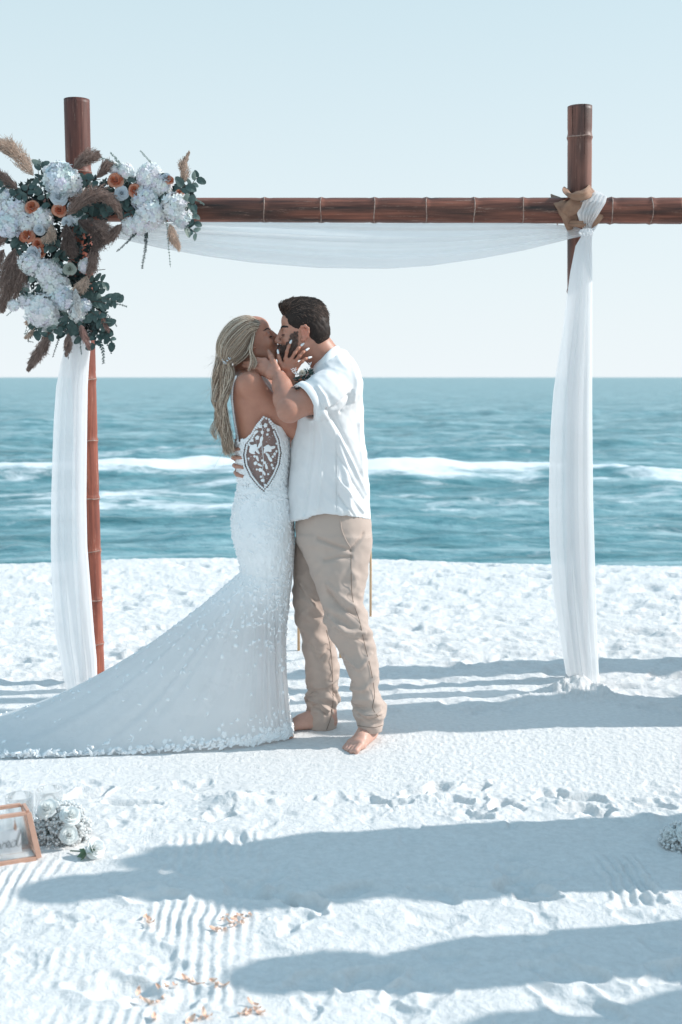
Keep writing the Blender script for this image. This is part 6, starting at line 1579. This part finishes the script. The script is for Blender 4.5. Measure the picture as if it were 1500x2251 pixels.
# ------------------------------------------------------------------ guests standing beyond the right edge; their shadows fall across the sand
M_SUIT = simple('navy_suit_cloth', (.03, .04, .06), (.04, .05, .07), rough=.85); M_DRS = simple('dusty_rose_dress', (.45, .25, .22), (.40, .22, .20), rough=.8); M_KHA = simple('khaki_cloth', (.36, .29, .23), (.32, .26, .2), rough=.85)
def guest(loc, rz, woman, label, h=1.0):
    root = empty('person', (0, 0, 0), label, 'person', 'wedding guests beyond the aisle'); fr_ = Frame((0, 0, 1.64 * h), (1, 0, 0), (0, 0, 1), 1.0)
    v = Vol((-.24, -.40, -.02), (.30, .40, 1.86), .014); head(v, fr_, not woman); v.chain([(-.03, 0, 1.60 * h), (-.03, 0, 1.46 * h)], [.055, .06], .03)
    v.loft([(.86, -.02, 0, .10, .15), (1.1, -.02, 0, .10, .14), (1.35, -.02, 0, .11, .17), (1.46 * h, -.02, 0, .08, .12)], .03)
    for sg in (-1, 1):
        v.chain([(-.02, sg * .17, 1.41 * h), (-.04, sg * .23, 1.12), (.05, sg * .21, .87)], [.052, .042, .026], .02)
        w_ = Vector((.05, sg * .21, .87)); kn = [w_ + Vector((.02 - .015 * i, 0, -.085)) for i in range(4)]
        hand(v, w_, kn, [[k_, k_ + Vector((.006, -sg * .004, -.035)), k_ + Vector((.004, -sg * .014, -.062)), k_ + Vector((-.002, -sg * .024, -.08))] for k_ in kn], [w_ + Vector((.02, 0, -.02)), w_ + Vector((.045, 0, -.055)), w_ + Vector((.048, -sg * .01, -.085))])
        v.chain([(-.01, sg * .09, .9), (0, sg * .10, .48), (-.01, sg * .11, .1)], [.085, .055, .036], .03); foot(v, Frame((-.01, sg * .11, 0), (1, sg * .15, 0), (0, 0, 1), 1.0))
    V, Q = v.mesh('body'); me = mesh_np(V, Q); attr_col(me, 'tint', np.ones((len(V), 3))); link('body', me, M_SKIN_G, root)
    c = Vol((-.34, -.42, .05), (.34, .42, 1.6), .016)
    if woman: c.loft([(.25, 0, 0, .26, .30), (.6, 0, 0, .22, .26), (.95, -.02, 0, .17, .20), (1.12, -.02, 0, .13, .155), (1.38, -.02, 0, .135, .18)], .02)
    else:
        c.loft([(.80, -.02, 0, .145, .20), (1.1, -.02, 0, .14, .19), (1.38, -.02, 0, .14, .20), (1.48 * h, -.02, 0, .09, .12)], .02)
        for sg in (-1, 1): c.chain([(-.02, sg * .18, 1.40 * h), (-.04, sg * .235, 1.12), (.03, sg * .215, .92)], [.072, .062, .05], .03)
    V, Q = c.mesh('c'); link('dress' if woman else 'jacket', mesh_np(V, Q), M_DRS if woman else M_SUIT, root)
    if not woman:
        c = Vol((-.25, -.3, .03), (.25, .3, 1.0), .016); c.loft([(.78, -.01, 0, .14, .18), (.98, -.01, 0, .14, .18)], .02)
        for sg in (-1, 1): c.loft([(.07, 0, sg * .11, .07, .07), (.5, 0, sg * .10, .085, .085), (.9, -.01, sg * .09, .12, .10)], .03)
        V, Q = c.mesh('c'); link('trousers', mesh_np(V, Q), M_KHA, root)
    hvv = Vol((-.2, -.16, 1.3), (.2, .16, 1.86), .013); hvv.ell((-.02, 0, .045), (.098, .082, .086), .01, fr=fr_)
    if woman: hvv.ell((-.07, 0, -.06), (.06, .08, .14), .03, fr=fr_)
    def cf(s):
        X, Y, Z = s.coords(); s.A = np.maximum(s.A, (X - .035 - .9 * np.maximum(Z - 1.70 * h, 0)) + 0 * Y).astype(np.float32)
    V, Q = hvv.mesh('h', cf); link('hair', mesh_np(V, Q), M_HCAP_G, root)
    root.location = loc; root.rotation_euler = (0, 0, rz); return root
def dup(root, loc, rz, label):
    r = root.copy(); COL.objects.link(r); r.location = loc; r.rotation_euler = (0, 0, rz); r['label'] = label
    for ch in list(root.children): c = ch.copy(); COL.objects.link(c); c.parent = r
    return r
SH = 1 / math.tan(SUN_EL)
def cast(px, py, h=1.76): g = G(px, py); return (g.x + math.cos(SUN_AZ) * SH * h, g.y + math.sin(SUN_AZ) * SH * h, 0)
man = guest(cast(58, 1958), PI * .55, False, 'guest in navy jacket and khaki trousers, first row beyond the aisle')
lady = guest(cast(560, 1962, 1.70), PI * .5, True, 'woman guest in dusty rose dress beside the man in navy')
more = [(man, (775, 1862), .5, 'guest in navy jacket standing at the front beyond the aisle'), (man, (285, 1890), .5, 'guest in navy jacket in the middle of the first row beyond the aisle'), (lady, (900, 2118), .5, 'woman guest in rose dress, second row beyond the aisle'), (man, (525, 2140), .6, 'guest in navy jacket, third row beyond the aisle'),
        (man, (1020, 2270), .5, 'guest in navy jacket nearest the camera'), 
        (man, (560, 1578), .5, 'groomsman in navy jacket nearest the right post'), (lady, (740, 1600), .5, 'bridesmaid in rose dress beside the groomsman'), (man, (600, 1484), .5, 'groomsman in navy jacket on the seaward side'), (lady, (1190, 1470), .5, 'bridesmaid in rose dress farthest from the arch')]
for r0, (px, py), a, lb in more: dup(r0, cast(px, py, 1.76 if r0 is man else 1.70), PI * a, lb)
